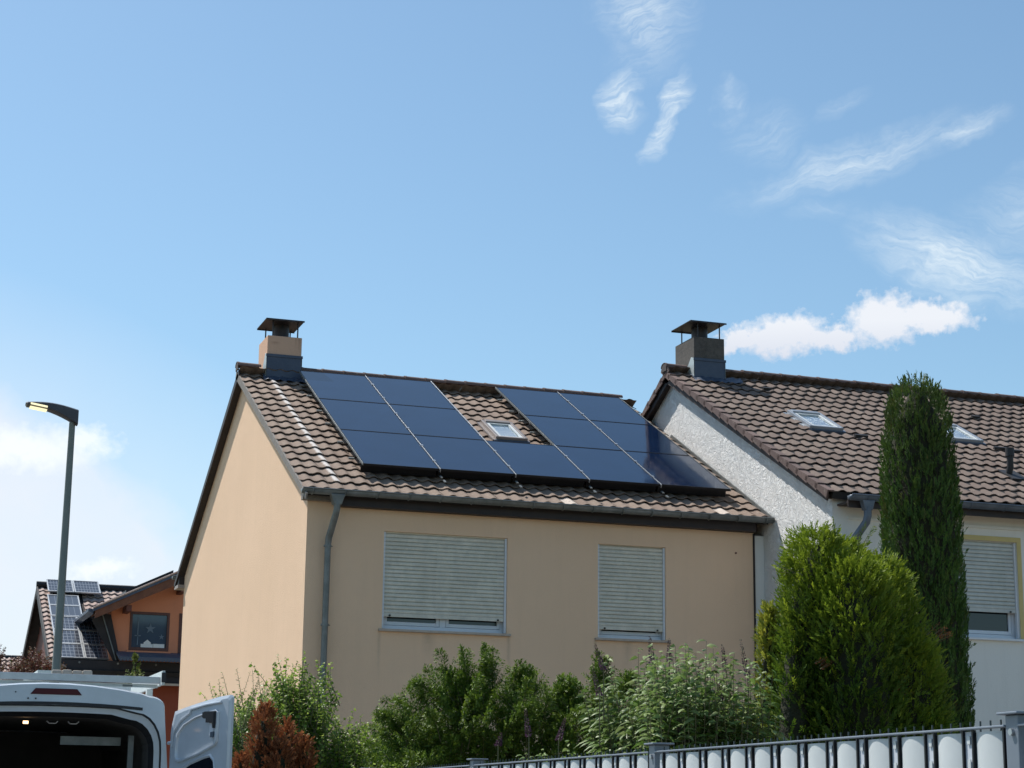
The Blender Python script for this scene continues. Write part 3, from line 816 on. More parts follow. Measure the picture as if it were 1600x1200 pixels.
rail(OX+5*PW-.004, S0, S3, .008, (-.036, .003), 'zinc')
for c in (1, 2, 3, 4):
    for s in (.55, 1.35, 2.25, 3.05, 3.95, 4.7):
        if c in (2, 3) and s < 3.3: continue
        rslab(MB(), PR, OX+c*PW-.02, OX+c*PW+.02, S0+s-.03, S0+s+.03, .0045, .010).build('clamp', 'aluminium', arr)
for x, ss in ((OX-.05, (.62, 1.25, 2.1, 2.8, 3.75, 4.55)), (OX+3*PW-.055, (.5, 1.2, 1.75, 2.4, 3.1))):
    for s in ss:
        rslab(MB(), PR, x-.035, x+.05, S0+s-.02, S0+s+.015, -.11, -.085).build('roof_hook', 'zinc', arr)
for c in (1, 2, 3, 4):
    for s in (.10, .30): rslab(MB(), PR, OX+c*PW-.015, OX+c*PW+.015, S3+s-.05, S3+s+.04, -.10, -.085).build('rail_end', 'zinc', arr)
for s in (S0+.25, S0+1.35, S0+1.95, S0+3.1, S0+3.65, S0+4.8):
    if s < S2:
        for xa, xb in ((OX+.03, OX+2*PW-.02), (OX+3*PW+.03, OX+5*PW-.03)): rslab(MB(), PR, xa, xb, s-.02, s+.02, -.085, -.045).build('cross_rail', 'aluminium', arr)
    else: rslab(MB(), PR, OX+.03, OX+5*PW-.03, s-.02, s+.02, -.085, -.045).build('cross_rail', 'aluminium', arr)

# ================================================================== WHITE HOUSE
WR = Roof(29.14, 9.085)
WX, WXR, WYF, WYB = 12.825, 24.0, 23.665, 34.6
WXV = 12.655
white = thing('white_house', 'white house with rough plaster gable and dark brown tiled roof', 'house', (WX, WYF, 0))
ztw = lambda y: WR.z0 - abs(WR.y0-y)*ST/CT - .235
W3 = (14.45, 15.795, 4.104, 5.495)
mb = MB(); wall_face(mb, [WX, WXR], [0, ztw(WYF)], [W3, (17.7, 19.4, 4.104, 5.495), (14.4, 16.2, .9, 2.2)], WYF, .16)
mb.quad((WXR, WYF, 0), (WXR, WYB, 0), (WXR, WYB, ztw(WYB)), (WXR, WYF, ztw(WYF))); mb.poly([(WXR, WYF, ztw(WYF)), (WXR, WYB, ztw(WYB)), (WXR, WR.y0, ztw(WR.y0))])
mb.quad((WXR, WYB, 0), (WX, WYB, 0), (WX, WYB, ztw(WYB)), (WXR, WYB, ztw(WYB)))
mb.build('wall', 'white_render_smooth', white)
MB().box(12.662, WX-.006, 25.822, 35.5, 0, 5.70).build('party_wall', 'white_render_smooth', white)
MB().prism([(WX-.003, WYB, 0), (WX-.003, WYF-.003, 0), (WX-.003, WYF-.003, ztw(WYF)), (WX-.003, WR.y0, ztw(WR.y0)), (WX-.003, WYB, ztw(WYB))][::-1], (.002, 0, 0)).build('gable_wall', 'white_roughcast', white)
wn_ = shutter_window(white, *W3, WYF, 4.473, 'shutter_cool', mid=False, sill='window_white')
shutter_window(white, 17.7, 19.4, 4.104, 5.495, WYF, 4.3, 'shutter_cool', sill='window_white')
g3 = MB().box(14.42, 16.18, WYF+.1, WYF+.15, .92, 2.18).build('window', 'window_white', white); MB().box(14.5, 16.1, WYF+.085, WYF+.099, 1.0, 2.1).build('pane', 'pane_dark', g3)
tr = MB(); a, b_, c, d = W3
tr.box(a-.07, a-.001, WYF-.012, WYF-.002, c, d+.07); tr.box(b_+.001, b_+.07, WYF-.012, WYF-.002, c, d+.07); tr.box(a-.001, b_+.001, WYF-.012, WYF-.002, d+.001, d+.07)
tr.build('painted_surround', 'trim_yellow', white)
rb = MB(); deck(rb, WR, WXV+.10, WXR+.2, 6.42, 6.42, -.23, -.125); rb.build('roof', 'underlay', white)
WD = -.145
SK2 = (13.92, 14.51, 2.31, 3.18); SK3 = (16.46, 17.04, 2.33, 3.22)
def wown(x, s):
    lim = 19.6 - (s/6.4)*4.0
    if x > lim: return None
    return math.hypot(math.hypot(x, WR.y0-s*CT), WR.z0-s*ST) - .0
def wskip(x, s):
    return any(q[0]+.02 < x < q[1]-.02 and q[2]+.06 < s < q[3]-.06 for q in (SK2, SK3))
tiles(WR, white, WXV+.10, 57, 20, -.02, lambda c, r: tm['tile_dark_brown'], wown, wskip, 300, WD)
back_tiles(WR, white, WXV+.10, 57, 20, -.02, 'tile_dark_brown', WD)
# verge tiles: lipped pieces stepping down the gable edge, both slopes
vt = MB()
vt.prism([(0, 0, .045), (0, TL, .018), (0, TL, -.045), (0, 0, -.075)], (.022, 0, 0)); vt.prism([(.022, 0, .045), (.022, TL, .018), (.022, TL, .0), (.022, 0, .022)], (.085, 0, 0))
vme = bpy.data.meshes.new('verge_tile'); vme.from_pydata(vt.v, [], vt.f); vme.update(); vme.materials.append(MATS['ridge_clay'])
for r in range(20):
    shared('verge_tile', vme, white, WR.p(WXV, -.02+(r+1)*TE, WD), (TH, 0, 0))
    shared('verge_tile', vme, white, WR.back(WXV, -.02+r*TE-.06, WD-.012), (-TH, 0, 0))
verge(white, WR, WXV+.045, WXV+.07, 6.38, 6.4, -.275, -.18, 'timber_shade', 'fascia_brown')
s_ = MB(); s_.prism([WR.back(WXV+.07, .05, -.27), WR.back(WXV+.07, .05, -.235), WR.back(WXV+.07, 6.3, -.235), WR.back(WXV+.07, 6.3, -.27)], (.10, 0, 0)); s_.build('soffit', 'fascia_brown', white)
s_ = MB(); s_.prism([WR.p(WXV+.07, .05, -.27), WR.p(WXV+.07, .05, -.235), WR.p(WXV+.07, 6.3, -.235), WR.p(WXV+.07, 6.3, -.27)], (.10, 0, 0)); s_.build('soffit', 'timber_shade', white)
rm2 = ridge_mesh('ridge_tile', 'ridge_clay')
x = WXV - .02
while x < 24.1:
    if not (12.93 < x+.2 < 13.64): shared('ridge_tile', rm2, white, (x, WR.y0, WR.z0-.040+random.uniform(-.004, .004)), (0, 0, random.uniform(-.01, .01)))
    x += .362
chimney(white, 13.08, 13.645, 28.86, 29.65, 8.3, 9.54, 'soot_render', (12.986, 13.655, 28.78, 29.60, 9.789), 9.154, WR, WD)
skylight(white, WR, *SK2, 'skylight_cover_blue', low=.04); skylight(white, WR, *SK3, 'skylight_cover_blue', low=.04)
for sx, ss, L in ((14.59, 3.40, .30), (17.08, 3.46, .42), (14.16, .79, .2), (17.8, 1.5, .2), (17.34, 3.56, .2)):
    rslab(MB(), WR, sx, sx+L*.75, ss, ss+.05, -.11, -.06).build('tile_hook', 'rubber', white)
# vent pipe
vp = MB().tube([WR.p(16.47, 4.95, -.15), WR.p(16.47, 4.95, .02), WR.p(16.47, 4.95, .02)+Vector((0, 0, .17))], .05, 14)
vp = vp.build('vent_pipe', 'rubber', white, smooth=True)
q = WR.p(16.47, 4.95, .02)+Vector((0, 0, .17)); MB().tube([q, q+Vector((0, 0, .13))], .068, 14).build('vent_cap', 'rubber', vp, smooth=True)
rslab(MB(), WR, 16.37, 16.66, 4.78, 5.22, -.12, -.075).build('vent_base', 'rubber', vp)
# eaves
WGY, WGZ = 23.255, 5.945
wg = half_gutter('gutter', white, 'zinc_blue', 12.88, 24.0, WGY, WGZ, .072)
for i in range(20):
    xx = 13.1 + i*.56
    MB().tube([(xx, WGY + .078*math.cos(a), WGZ + .078*math.sin(a)) for a in [math.pi + math.pi*k_/10 for k_ in range(11)]], .009, 6).build('gutter_bracket', 'zinc_blue', wg)
MB().box(12.90, 24.0, WGY+.085, WGY+.115, 5.79, 5.92).build('fascia', 'fascia_brown', white)
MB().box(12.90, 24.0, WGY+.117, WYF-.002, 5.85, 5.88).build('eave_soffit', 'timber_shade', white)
MB().box(13.06, 24.0, WYF-.022, WYF-.003, 5.67, 5.71).build('wall_band', 'white_render_smooth', white)
ol = MB(); ol.prism([(13.05, WGY-.05, WGZ-.06), (13.25, WGY-.05, WGZ-.06), (13.21, WGY-.04, WGZ-.2), (13.09, WGY-.04, WGZ-.2)], (0, .1, 0)); ol.build('outlet', 'zinc_blue', wg, bevel=.01)
wp_ = MB().tube([(13.15, WGY, WGZ-.15), (13.15, WGY, WGZ-.27), (13.135, WGY+.02, WGZ-.36), (13.05, WGY+.18, WGZ-.56), (13.0, WGY+.30, WGZ-.72), (12.99, WGY+.33, WGZ-.82), (12.99, WGY+.33, .05)], .055, 16).build('downpipe', 'zinc_blue', white, smooth=True)
for zc in (4.9, 3.2, 1.4): MB().tube([(12.99, WGY+.33, zc-.014), (12.99, WGY+.33, zc+.014)], .062, 16).build('pipe_clamp', 'zinc_blue', wp_)

for hs, rr_, xx in ((peach, PR.z0-.085, XV-.010), (white, WR.z0-.040, WXV-.015)):
    yy = PR.y0 if hs is peach else WR.y0
    MB().prism([(xx, yy + .088*math.cos(a), rr_ + .058*math.sin(a) - .02) for a in [math.pi*k_/10 for k_ in range(11)]] + [(xx, yy-.10, rr_-.10), (xx, yy+.10, rr_-.10)], (.02, 0, 0)).build('ridge_end', 'timber_shade', hs)

# ================================================================== ORANGE HOUSE behind
OTH = math.atan2(2.8, 5.6); oc, os_ = math.cos(OTH), math.sin(OTH)
orange = thing('orange_house', 'orange house with red timber gable and silver framed solar panels beyond the van', 'house', (5.1, 54, 0))
def op(x, u, h=0.0): return Vector((x, 54 + u*oc - h*os_, 5.4 + u*os_ + h*oc))
def oslab(mb, x0, x1, u0, u1, h0, h1):
    P = [op(x, u, h) for h in (h0, h1) for (x, u) in ((x0, u0), (x1, u0), (x1, u1), (x0, u1))]
    i = len(mb.v); mb.v += [tuple(p) for p in P]
    for f in ((0, 3, 2, 1), (4, 5, 6, 7), (0, 1, 5, 4), (1, 2, 6, 5), (2, 3, 7, 6), (3, 0, 4, 7)): mb.f.append(tuple(i+k for k in f))
    return mb
gx = 5.45
mb = MB(); mb.poly([(gx, 65.2, 0), (gx, 54.6, 0), (gx, 54.6, 5.5), (gx, 59.6, 7.95), (gx, 65.2, 5.2)]); mb.build('gable_wall', 'timber_dark', orange)
for i in range(26):      # vertical boards on the gable
    y = 54.7 + i*.40
    z = min(5.5 + (y-54.6)*.49, 7.95 - (y-59.6)*.49 if y > 59.6 else 99)
    MB().box(gx-.03, gx-.004, y, y+.37, 2.0, z-.15).build('board', 'timber_dark', orange)
mb = MB(); mb.quad((gx, 54.6, 0), (13, 54.6, 0), (13, 54.6, 5.45), (gx, 54.6, 5.45)); mb.quad((gx, 65, 0), (gx, 65, 5.4), (13, 65, 5.4), (13, 65, 0)); mb.quad((13, 54.6, 0), (13, 65, 0), (13, 65, 5.4), (13, 54.6, 5.4)); mb.build('wall', 'redbrown_render', orange)
oslab(MB(), 5.10, 12.5, -.05, 6.15, -.22, -.10).build('roof', 'underlay', orange)
mb = MB(); mb.prism([(5.1, 59.62, 8.1), (5.1, 59.62, 8.0), (5.1, 65.6, 5.0), (5.1, 65.6, 5.1)], (7.4, 0, 0)); mb.build('rear_roof', 'underlay', orange)
mb = MB(); mb.prism([op(5.085, -.05, -.26), op(5.085, -.05, -.02), op(5.085, 6.2, -.02), op(5.085, 6.2, -.26)], (.03, 0, 0)); mb.build('barge_board', 'fascia_brown', orange)
mb = MB(); mb.prism([(5.085, 59.65, 7.86), (5.085, 59.65, 8.12), (5.085, 65.6, 5.12), (5.085, 65.6, 4.88)], (.03, 0, 0)); mb.build('barge_board', 'fascia_brown', orange)
# tiles of that roof: too small to pick apart, real geometry all the same
V = []; F = []; k_ = 0
RO = np.array([[1, 0, 0], [0, oc, -os_], [0, os_, oc]])
for r in range(18):
    for c in range(34):
        x = 5.12 + c*TW*1.05; u = -.03 + r*.345
        if x > 5.35 and (u < .62 or x < 6.2 and u < 6.0): continue
        V.append((TV*np.array([1.05, 1.05, 1.3])) @ RO.T + np.array(op(x, u, -.10 + random.uniform(-.006, .006)))); F.append(TQ + k_*len(TV)); k_ += 1
np_mesh('roof_tiles', np.concatenate(V), np.concatenate(F), 'tile_far', orange, kind='stuff')
for i in range(9): MB().tube([(5.08+i*.42, 59.62, 8.20), (5.08+i*.42+.41, 59.62, 8.20)], .10, 8).build('ridge_tile', 'rubber', orange)
oarr = thing('solar_array', 'older silver framed solar modules with visible cell grid on the distant roof', 'solar panels', tuple(op(5.35, .3)))
def omodule(x0, x1, u0, u1, h, matn, nx, ny, name='solar_panel'):
    fr = MB(); w_ = .035
    oslab(fr, x0, x0+w_, u0, u1, h, h+.045); oslab(fr, x1-w_, x1, u0, u1, h, h+.045); oslab(fr, x0+w_, x1-w_, u0, u0+w_, h, h+.045); oslab(fr, x0+w_, x1-w_, u1-w_, u1, h, h+.045)
    o = fr.build(name, 'aluminium', oarr)
    g = MB().quad(op(x0+w_, u0+w_, h+.03), op(x1-w_, u0+w_, h+.03), op(x1-w_, u1-w_, h+.03), op(x0+w_, u1-w_, h+.03))
    g = g.build('glass', matn, o)
    uvl = g.data.uv_layers.new(name='UVMap')
    for li, (a, b_) in enumerate(((0, 0), (nx, 0), (nx, ny), (0, ny))): uvl.data[li].uv = (a, b_)
    return o
for x0 in (5.36, 6.15): omodule(x0, x0+.775, 5.38, 6.38, .10, 'module_cells', 1.35, 1.0)
for x0 in (5.33,):
    for j in range(2): omodule(x0, x0+.92, 3.56+j*.86, 3.56+j*.86+.84, .03, 'collector_cells', 2.5, 1)
# lower field: three rows of two, widening to the right
for j in range(3):
    for i in range(2):
        ua = .38 + j*1.04
        xa = 5.32 + i*.76
        xb = xa + (.75 if i == 0 else .86)
        omodule(xa, xb, ua, ua+1.02, .04, 'module_cells', 1.0 if i == 0 else (xb-xa)/.75, 1.0)
# gabled wing with window, facing the camera
wing = orange
mb = MB()
zr = lambda x: 7.0 + (x-6.25)*.485
wx0, wx1, wy = 6.72, 11.5, 54.3
W4 = (7.245, 8.355, 5.90, 6.98)
wall_face(mb, [wx0, 8.9], [5.2, 6.98], [W4], wy, .1)
mb.poly([(wx0, wy, 6.98), (8.9, wy, 6.98), (8.9, wy, zr(8.9)-.25), (wx0, wy, 6.985)])
mb.quad((8.9, wy, 5.2), (wx1, wy, 5.2), (wx1, wy, 7.4), (8.9, wy, zr(8.9)-.25))
mb.quad((wx0, wy, 5.2), (wx0, wy, 6.98), (wx0, 60, 6.98), (wx0, 60, 5.2))
mb.build('wing_wall', 'orange_render', orange)
a, b_, c, d = W4
f = MB(); t_ = .07
f.box(a+.002, a+t_, wy-.02, wy+.06, c+.002, d-.002); f.box(b_-t_, b_-.002, wy-.02, wy+.06, c+.002, d-.002); f.box(a+t_, b_-t_, wy-.02, wy+.06, c+.002, c+t_+.02); f.box(a+t_, b_-t_, wy-.02, wy+.06, d-t_, d-.002)
ow = f.build('window', 'frame_brown', orange, bevel=.005)
MB().box(a+t_, b_-t_, wy+.045, wy+.055, c+t_+.02, d-t_).build('pane', 'pane_blue', ow)
MB().box(a-.06, b_+.06, wy-.08, wy-.022, c-.055, c-.01).build('sill', 'orange_render', ow)
f = MB().box(8.62, 8.72, wy-.02, wy+.0, 5.85, 6.98); f.build('window', 'frame_brown', orange)
# wing roof: sloping up to the right, timber underside
rw = MB(); rw.prism([(6.10, 53.3, zr(6.10)), (6.10, 53.3, zr(6.10)-.09), (9.4, 53.3, zr(9.4)-.09), (9.4, 53.3, zr(9.4))], (0, 7, 0)); rw.build('wing_roof', 'lead', orange)
rw = MB(); rw.prism([(6.16, 53.34, zr(6.16)-.092), (6.16, 53.34, zr(6.16)-.30), (9.4, 53.34, zr(9.4)-.36), (9.4, 53.34, zr(9.4)-.092)], (0, .05, 0)); rw.build('barge_board', 'timber_brown', orange)
rw = MB(); rw.prism([(6.16, 53.392, zr(6.16)-.093), (6.16, 53.392, zr(6.16)-.19), (9.4, 53.392, zr(9.4)-.19), (9.4, 53.392, zr(9.4)-.093)], (0, .9, 0)); rw.build('soffit', 'timber_brown', orange)
for bx, bz in ((7.02, 6.90), (8.50, 7.50)): MB().box(bx, bx+.14, 53.45, 54.29, bz, bz+.17).build('rafter_end', 'timber_dark', orange)
rw = MB(); rw.prism([(6.12, 53.4, zr(6.12)-.03), (6.12, 53.4, zr(6.12)-.16), (5.98, 53.4, zr(6.12)-.10), (5.98, 53.4, zr(6.12)-.02)], (0, 6, 0)); rw.build('wing_gutter', 'lead', orange)
warr = MB(); warr.prism([(7.0, 53.6, zr(7.0)+.02), (7.0, 53.6, zr(7.0)+.13), (8.28, 53.6, zr(8.28)+.13), (8.28, 53.6, zr(8.28)+.02)], (0, 4, 0))
warr = warr.build('wing_solar_panel', 'panel_frame', orange)
wt = []
for i in range(16):   # wavy tile edge along the wing verge
    xx = 6.1 + i*.205; wt.append(MB().tube([(xx, 53.29, zr(xx)+.012), (xx+.2, 53.29, zr(xx+.2)+.012)], .028, 6).build('verge_tile', 'tile_far', orange))
# side cheek of the wing, dark slate
mb = MB(); mb.poly([(6.18, 54.2, 6.68), (6.30, 54.2, 6.90), (6.70, 54.2, 6.86), (6.98, 54.2, 5.75), (6.98, 54.2, 5.0), (6.70, 54.2, 5.3), (6.84, 54.2, 5.55)]); mb.build('wing_cheek', 'dark_recess', orange)
MB().tube([(6.46, 54.17, 6.85), (6.90, 54.17, 5.60)], .018, 8).build('valley_pipe', 'zinc', orange)
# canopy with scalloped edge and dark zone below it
cn = MB(); cn.prism([(6.90, 53.5, 5.66), (6.90, 54.28, 5.86), (6.90, 54.28, 5.80), (6.90, 53.5, 5.58)], (2.3, 0, 0)); cn = cn.build('canopy', 'canopy_blue', orange)
for i in range(24): MB().tube([(6.95+i*.095, 53.49, 5.59), (6.95+i*.095, 53.52, 5.59)], .047, 12).build('scallop', 'canopy_blue', cn)
MB().box(5.3, 9.3, 54.1, 54.27, 4.98, 5.57).build('dark_band', 'dark_recess', orange)  # plain dark band below roof edge and canopy
for i in range(3): MB().tube([(5.9+i*1.05, 54.08, 5.50), (5.9+i*1.05, 54.09, 5.50)], .03, 8).build('fixing', 'zinc', orange)
MB().box(6.9, 9.3, 53.95, 54.05, 4.93, 4.99).build('lower_sill', 'sill_stone', orange)
# ornaments in the window
def star(x, z, r, label):
    mb = MB()
    for k_ in range(5):
        a0 = math.pi/2 + k_*2*math.pi/5
        pts = [(x, wy+.03, z), (x+r*.38*math.cos(a0-.628), wy+.03, z+r*.38*math.sin(a0-.628)), (x+r*math.cos(a0), wy+.03, z+r*math.sin(a0)), (x+r*.38*math.cos(a0+.628), wy+.03, z+r*.38*math.sin(a0+.628))]
        mb.prism(pts, (0, .008, 0))
    o = mb.build('star_ornament', 'ornament_straw'); tag(o, label, 'ornament', 'stars hung in the distant window')
star(7.83, 6.52, .155, 'larger straw star hanging in the middle of the brown framed window')
star(8.15, 6.30, .085, 'smaller straw star hanging low at the right of the brown framed window')
o = MB().box(7.47, 7.50, wy+.03, wy+.04, 6.05, 6.85).box(7.40, 7.57, wy+.03, wy+.04, 6.30, 6.33).build('hanging_ornament', 'ornament_straw'); tag(o, 'thin hanging ornament at the left inside the brown framed window', 'ornament')
mb = MB().box(7.58, 7.92, wy+.02, wy+.04, 5.99, 6.09); mb.prism([(7.66, wy+.018, 6.09), (7.86, wy+.018, 6.09), (7.86, wy+.018, 6.13), (7.76, wy+.018, 6.21), (7.66, wy+.018, 6.13)], (0, .02, 0)); mb.box(7.93, 8.24, wy+.02, wy+.04, 5.99, 6.10)
o = mb.build('toy_house', 'ornament_white'); tag(o, 'little white cardboard houses standing on the brown window sill inside', 'ornament')

# ================================================================== far left roof
fr_ = thing('far_house', 'low house with pale mottled tiled roof at the left edge of the view', 'house', (2, 62, 0))
MB().box(1.4, 5.35, 62.6, 70, 0, 5.0).build('wall', 'white_render_smooth', fr_)
V = []; F = []; k_ = 0
for r in range(14):
    for c in range(26):
        P = np.array((1.2 + c*.205*.8, 61.5 + r*.345*oc, 4.9 + r*.345*os_ - .55)); P[2] = 6.42 - (14-r)*.345*os_*1.0; P[1] = 66.2 - (14-r)*.345*oc
        V.append((TV*np.array([.8, 1.05, 1.6])) @ RO.T + P); F.append(TQ + k_*len(TV)); k_ += 1
np_mesh('roof_tiles', np.concatenate(V), np.concatenate(F), 'tile_far', fr_, kind='stuff')
MB().prism([(1.2, 61.9, 4.18), (1.2, 66.15, 6.38), (1.2, 70.5, 4.18)], (4.2, 0, 0)).build('roof', 'underlay', fr_)
for i in range(10): MB().tube([(1.2+i*.42, 66.2, 6.44), (1.2+i*.42+.41, 66.2, 6.44)], .09, 8).build('ridge_tile', 'rubber', fr_)

# ================================================================== STREET LAMP
lamp = thing('street_lamp', 'tall green grey street lamp with flat lit head behind the van', 'street lamp', (2.34, 24, 0))
MB().tube([(2.34, 24, 0), (2.34, 24, .9), (2.341, 24, .95), (2.352, 24, 6.30)], [.085, .085, .064, .038], 20).build('pole', 'pole_green', lamp, smooth=True)
MB().tube([(2.352, 24, 6.27), (2.352, 24, 6.36)], .034, 16).build('spigot', 'lamp_grey', lamp, smooth=True)
# head: tapering body reaching left, underside visible
def head_ring(t_):
    x = 2.415 - t_*.645
    zt_ = 6.462 + .05*t_ + .035*math.sin(t_*math.pi) - .0*t_
    th = .150*(1-t_)**1.35 + .046
    if t_ > .97: th *= .6
    wd = .085 + .04*math.sin(min(1, t_*1.3)*math.pi/2) - (.04 if t_ > .97 else 0)
    zb = zt_ - th
    return [(x, 24-wd, zb+.01), (x, 24-wd*.6, zb), (x, 24+wd*.6, zb), (x, 24+wd, zb+.01), (x, 24+wd, zt_-.02), (x, 24+wd*.5, zt_), (x, 24-wd*.5, zt_), (x, 24-wd, zt_-.02)]
MB().loft([head_ring(t_) for t_ in (0, .04, .1, .2, .3, .4, .5, .6, .7, .8, .9, .97, 1.0)]).build('lamp_head', 'lamp_grey', lamp, smooth=True)
h0 = head_ring(.60); h1 = head_ring(.92)
z0_, z1_ = h0[1][2]-.004, h1[1][2]-.004
led = MB(); led.prism([(h0[0][0], 23.925, z0_), (h0[0][0], 24.075, z0_), (h1[0][0], 24.075, z1_), (h1[0][0], 23.925, z1_)], (0, 0, -.010)); 
led.build('led_panel', 'led_panel', lamp)
ld2 = MB(); ld2.prism([(h0[0][0], 23.882, z0_+.012), (h0[0][0], 23.876, z0_+.034), (h1[0][0], 23.876, z1_+.034), (h1[0][0], 23.882, z1_+.012)], (0, -.006, 0)); ld2.build('led_panel', 'led_panel', lamp)

# ================================================================== VAN
van = thing('van', 'white delivery van seen from behind with its right rear door open and a roof rack', 'van', (1.57, 16, 0))
VX, VY = 1.575, 16.0
HW = [(0, .0), ]
def vprof(z):                      # half width of the body at a height
    t_ = max(0, min(1, (z-1.0)/1.35))
    return .985 - .10*t_**1.6
def vring(y, sc=1.0, top=2.585, in_=0.0, zb=.45):
    """closed cross-section of the body shell at y"""
    pts = []
    zs = [zb, .9, 1.4, 1.9, 2.2, top-.17]
    for z in zs: pts.append((vprof(z)-in_, z))
    hw = vprof(top-.17)-in_
    for k_ in range(1, 7):
        a = k_/6*math.pi/2
        pts.append((hw-.13+.13*math.cos(a), top-.17+.085*math.sin(a)))
    for u in (.82, .6, .35, .12): pts.append(((hw-.13)*u/.9, top-.085+.085*(1-(u/.95)**2)))
    full = [(VX+a*sc, y, z) for a, z in pts] + [(VX-a*sc, y, z) for a, z in pts[::-1]]
    return full
body = MB()
ys = [VY, VY+.05, VY+1.5, VY+3.6, VY+4.1]
body.loft([vring(VY+.0, .994, 2.572), vring(VY+.03), vring(VY+1.5), vring(VY+3.6, 1, 2.56)], closed=True, cap=False)
body.build('body', 'van_white', van, smooth=True)
# nose
ns = MB(); ns.loft([vring(VY+3.602, 1, 2.56), vring(VY+4.1, .96, 2.35), vring(VY+4.75, .93, 1.65), vring(VY+5.35, .90, 1.35), vring(VY+5.6, .84, 1.05)], cap=True)
ns.build('cab', 'van_white', van, smooth=True)
MB().quad((VX-.8, VY+4.18, 2.27), (VX-.76, VY+4.70, 1.72), (VX+.76, VY+4.70, 1.72), (VX+.8, VY+4.18, 2.27)).build('windscreen', 'van_glass', van)
# rear frame around the opening
def opening(off=0.0):
    pts = []
    hwv = .815+off; zt_ = 2.335+off
    for z in (.60, 1.2, 1.8, 2.06): pts.append((hwv+.02*(1-(z-.6)/1.4), z))
    for k_ in range(1, 7):
        a = k_/6*math.pi/2
        pts.append((hwv-.21+.21*math.cos(a), 2.06+(zt_-.03-2.06)*math.sin(a)))
    for u in (.75, .5, .25, .08): pts.append(((hwv-.21)*u, zt_+.015*(1-u*u)))
    return pts
def outer():
    pts = []
    for z in (.50, 1.2, 1.8, 2.10): pts.append((vprof(z)*.994, z))
    hw = vprof(2.402)*.994
    for k_ in range(1, 7):
        a = k_/6*math.pi/2
        pts.append((hw-.13+.13*math.cos(a), 2.402+.085*math.sin(a)))
    for u in (.82, .6, .35, .12): pts.append(((hw-.13)*u/.9, 2.487+.085*(1-(u/.95)**2)))
    return pts
def frame_between(A, B, y0, y1, name, m_, smooth=False, bev=0):
    mb = MB()
    for sg in (1, -1):
        for i in range(len(A)-1):
            q = [(VX+sg*A[i][0], y0, A[i][1]), (VX+sg*A[i+1][0], y0, A[i+1][1]), (VX+sg*B[i+1][0], y1, B[i+1][1]), (VX+sg*B[i][0], y1, B[i][1])]
            mb.quad(*(q if sg > 0 else q[::-1]))
    i = len(A)-1
    mb.quad((VX+A[i][0], y0, A[i][1]), (VX-A[i][0], y0, A[i][1]), (VX-B[i][0], y1, B[i][1]), (VX+B[i][0], y1, B[i][1]))
    return mb.build(name, m_, van, smooth=smooth)
O1 = outer(); I0 = opening(.055); I1 = opening(.045); I2 = opening(0)
frame_between(O1, I0, VY-.012, VY-.014, 'rear_frame', 'van_white')
frame_between(I0, I1, VY-.014, VY+.030, 'seal', 'rubber')
frame_between(I1, I2, VY+.030, VY+.032, 'inner_frame', 'van_white')
I3 = opening(-.035)
frame_between(I2, I3, VY+.032, VY+.10, 'door_seal', 'rubber')
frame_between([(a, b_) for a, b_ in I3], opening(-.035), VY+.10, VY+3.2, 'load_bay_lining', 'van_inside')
# rain channel: dark line above the opening
mb = MB(); P_ = [(u*.70, 2.418-.028*(u**2)) for u in (-1, -.75, -.5, -.25, 0, .25, .5, .75, 1)]
for i in range(8):
    mb.quad((VX+P_[i][0], VY-.018, P_[i][1]-.012), (VX+P_[i+1][0], VY-.018, P_[i+1][1]-.012), (VX+P_[i+1][0], VY-.018, P_[i+1][1]+.012), (VX+P_[i][0], VY-.018, P_[i][1]+.012))
mb.build('rain_channel', 'rubber', van)
MB().box(VX-.78, VX+.78, VY+3.2, VY+3.22, .6, 2.3).build('bulkhead', 'van_inside', van)
MB().box(VX-.8, VX+.8, VY+.03, VY+3.2, .56, .60).build('load_floor', 'van_inside', van)
# shelving in the load bay
sh = MB().box(VX+.12, VX+.62, VY+.62, VY+.66, 2.11, 2.18); sh = sh.build('shelf_rail', 'zinc', van)
sh2 = MB().box(VX+.655, VX+.70, VY+.40, VY+.45, .62, 2.19).build('shelf_upright', 'zinc', van)
for z in (.9, 1.35, 1.75): MB().box(VX+.30, VX+.70, VY+.46, VY+2.6, z, z+.03).build('shelf', 'van_inside', van)
# roof-lining lamp and grab hooks
MB().tube([(VX-.20, VY+.30, 2.285), (VX-.20, VY+.30, 2.262)], .022, 12).build('interior_lamp', 'van_lamp', van)
for hx in (-.03, .14): MB().tube([(VX+hx, VY+.32, 2.29), (VX+hx+.02, VY+.32, 2.272), (VX+hx+.07, VY+.32, 2.272), (VX+hx+.09, VY+.32, 2.29)], .006, 6).build('hook', 'aluminium', van)
# high brake light
mb = MB(); mb.prism([(VX-.205, VY-.022, 2.487), (VX+.205, VY-.022, 2.487), (VX+.165, VY-.022, 2.535), (VX-.165, VY-.022, 2.535)], (0, .02, 0)); mb.build('brake_light', 'lamp_red', van, bevel=.004)
for hx in (-.22, -.16): MB().tube([(VX+hx, VY-.016, 2.452), (VX+hx, VY-.022, 2.452)], .007, 8).build('rubber_stop', 'rubber', van)
MB().tube([(VX-.32, VY-.012, 2.50), (VX-.32, VY-.018, 2.50)], .006, 8).build('rubber_stop', 'rubber', van)
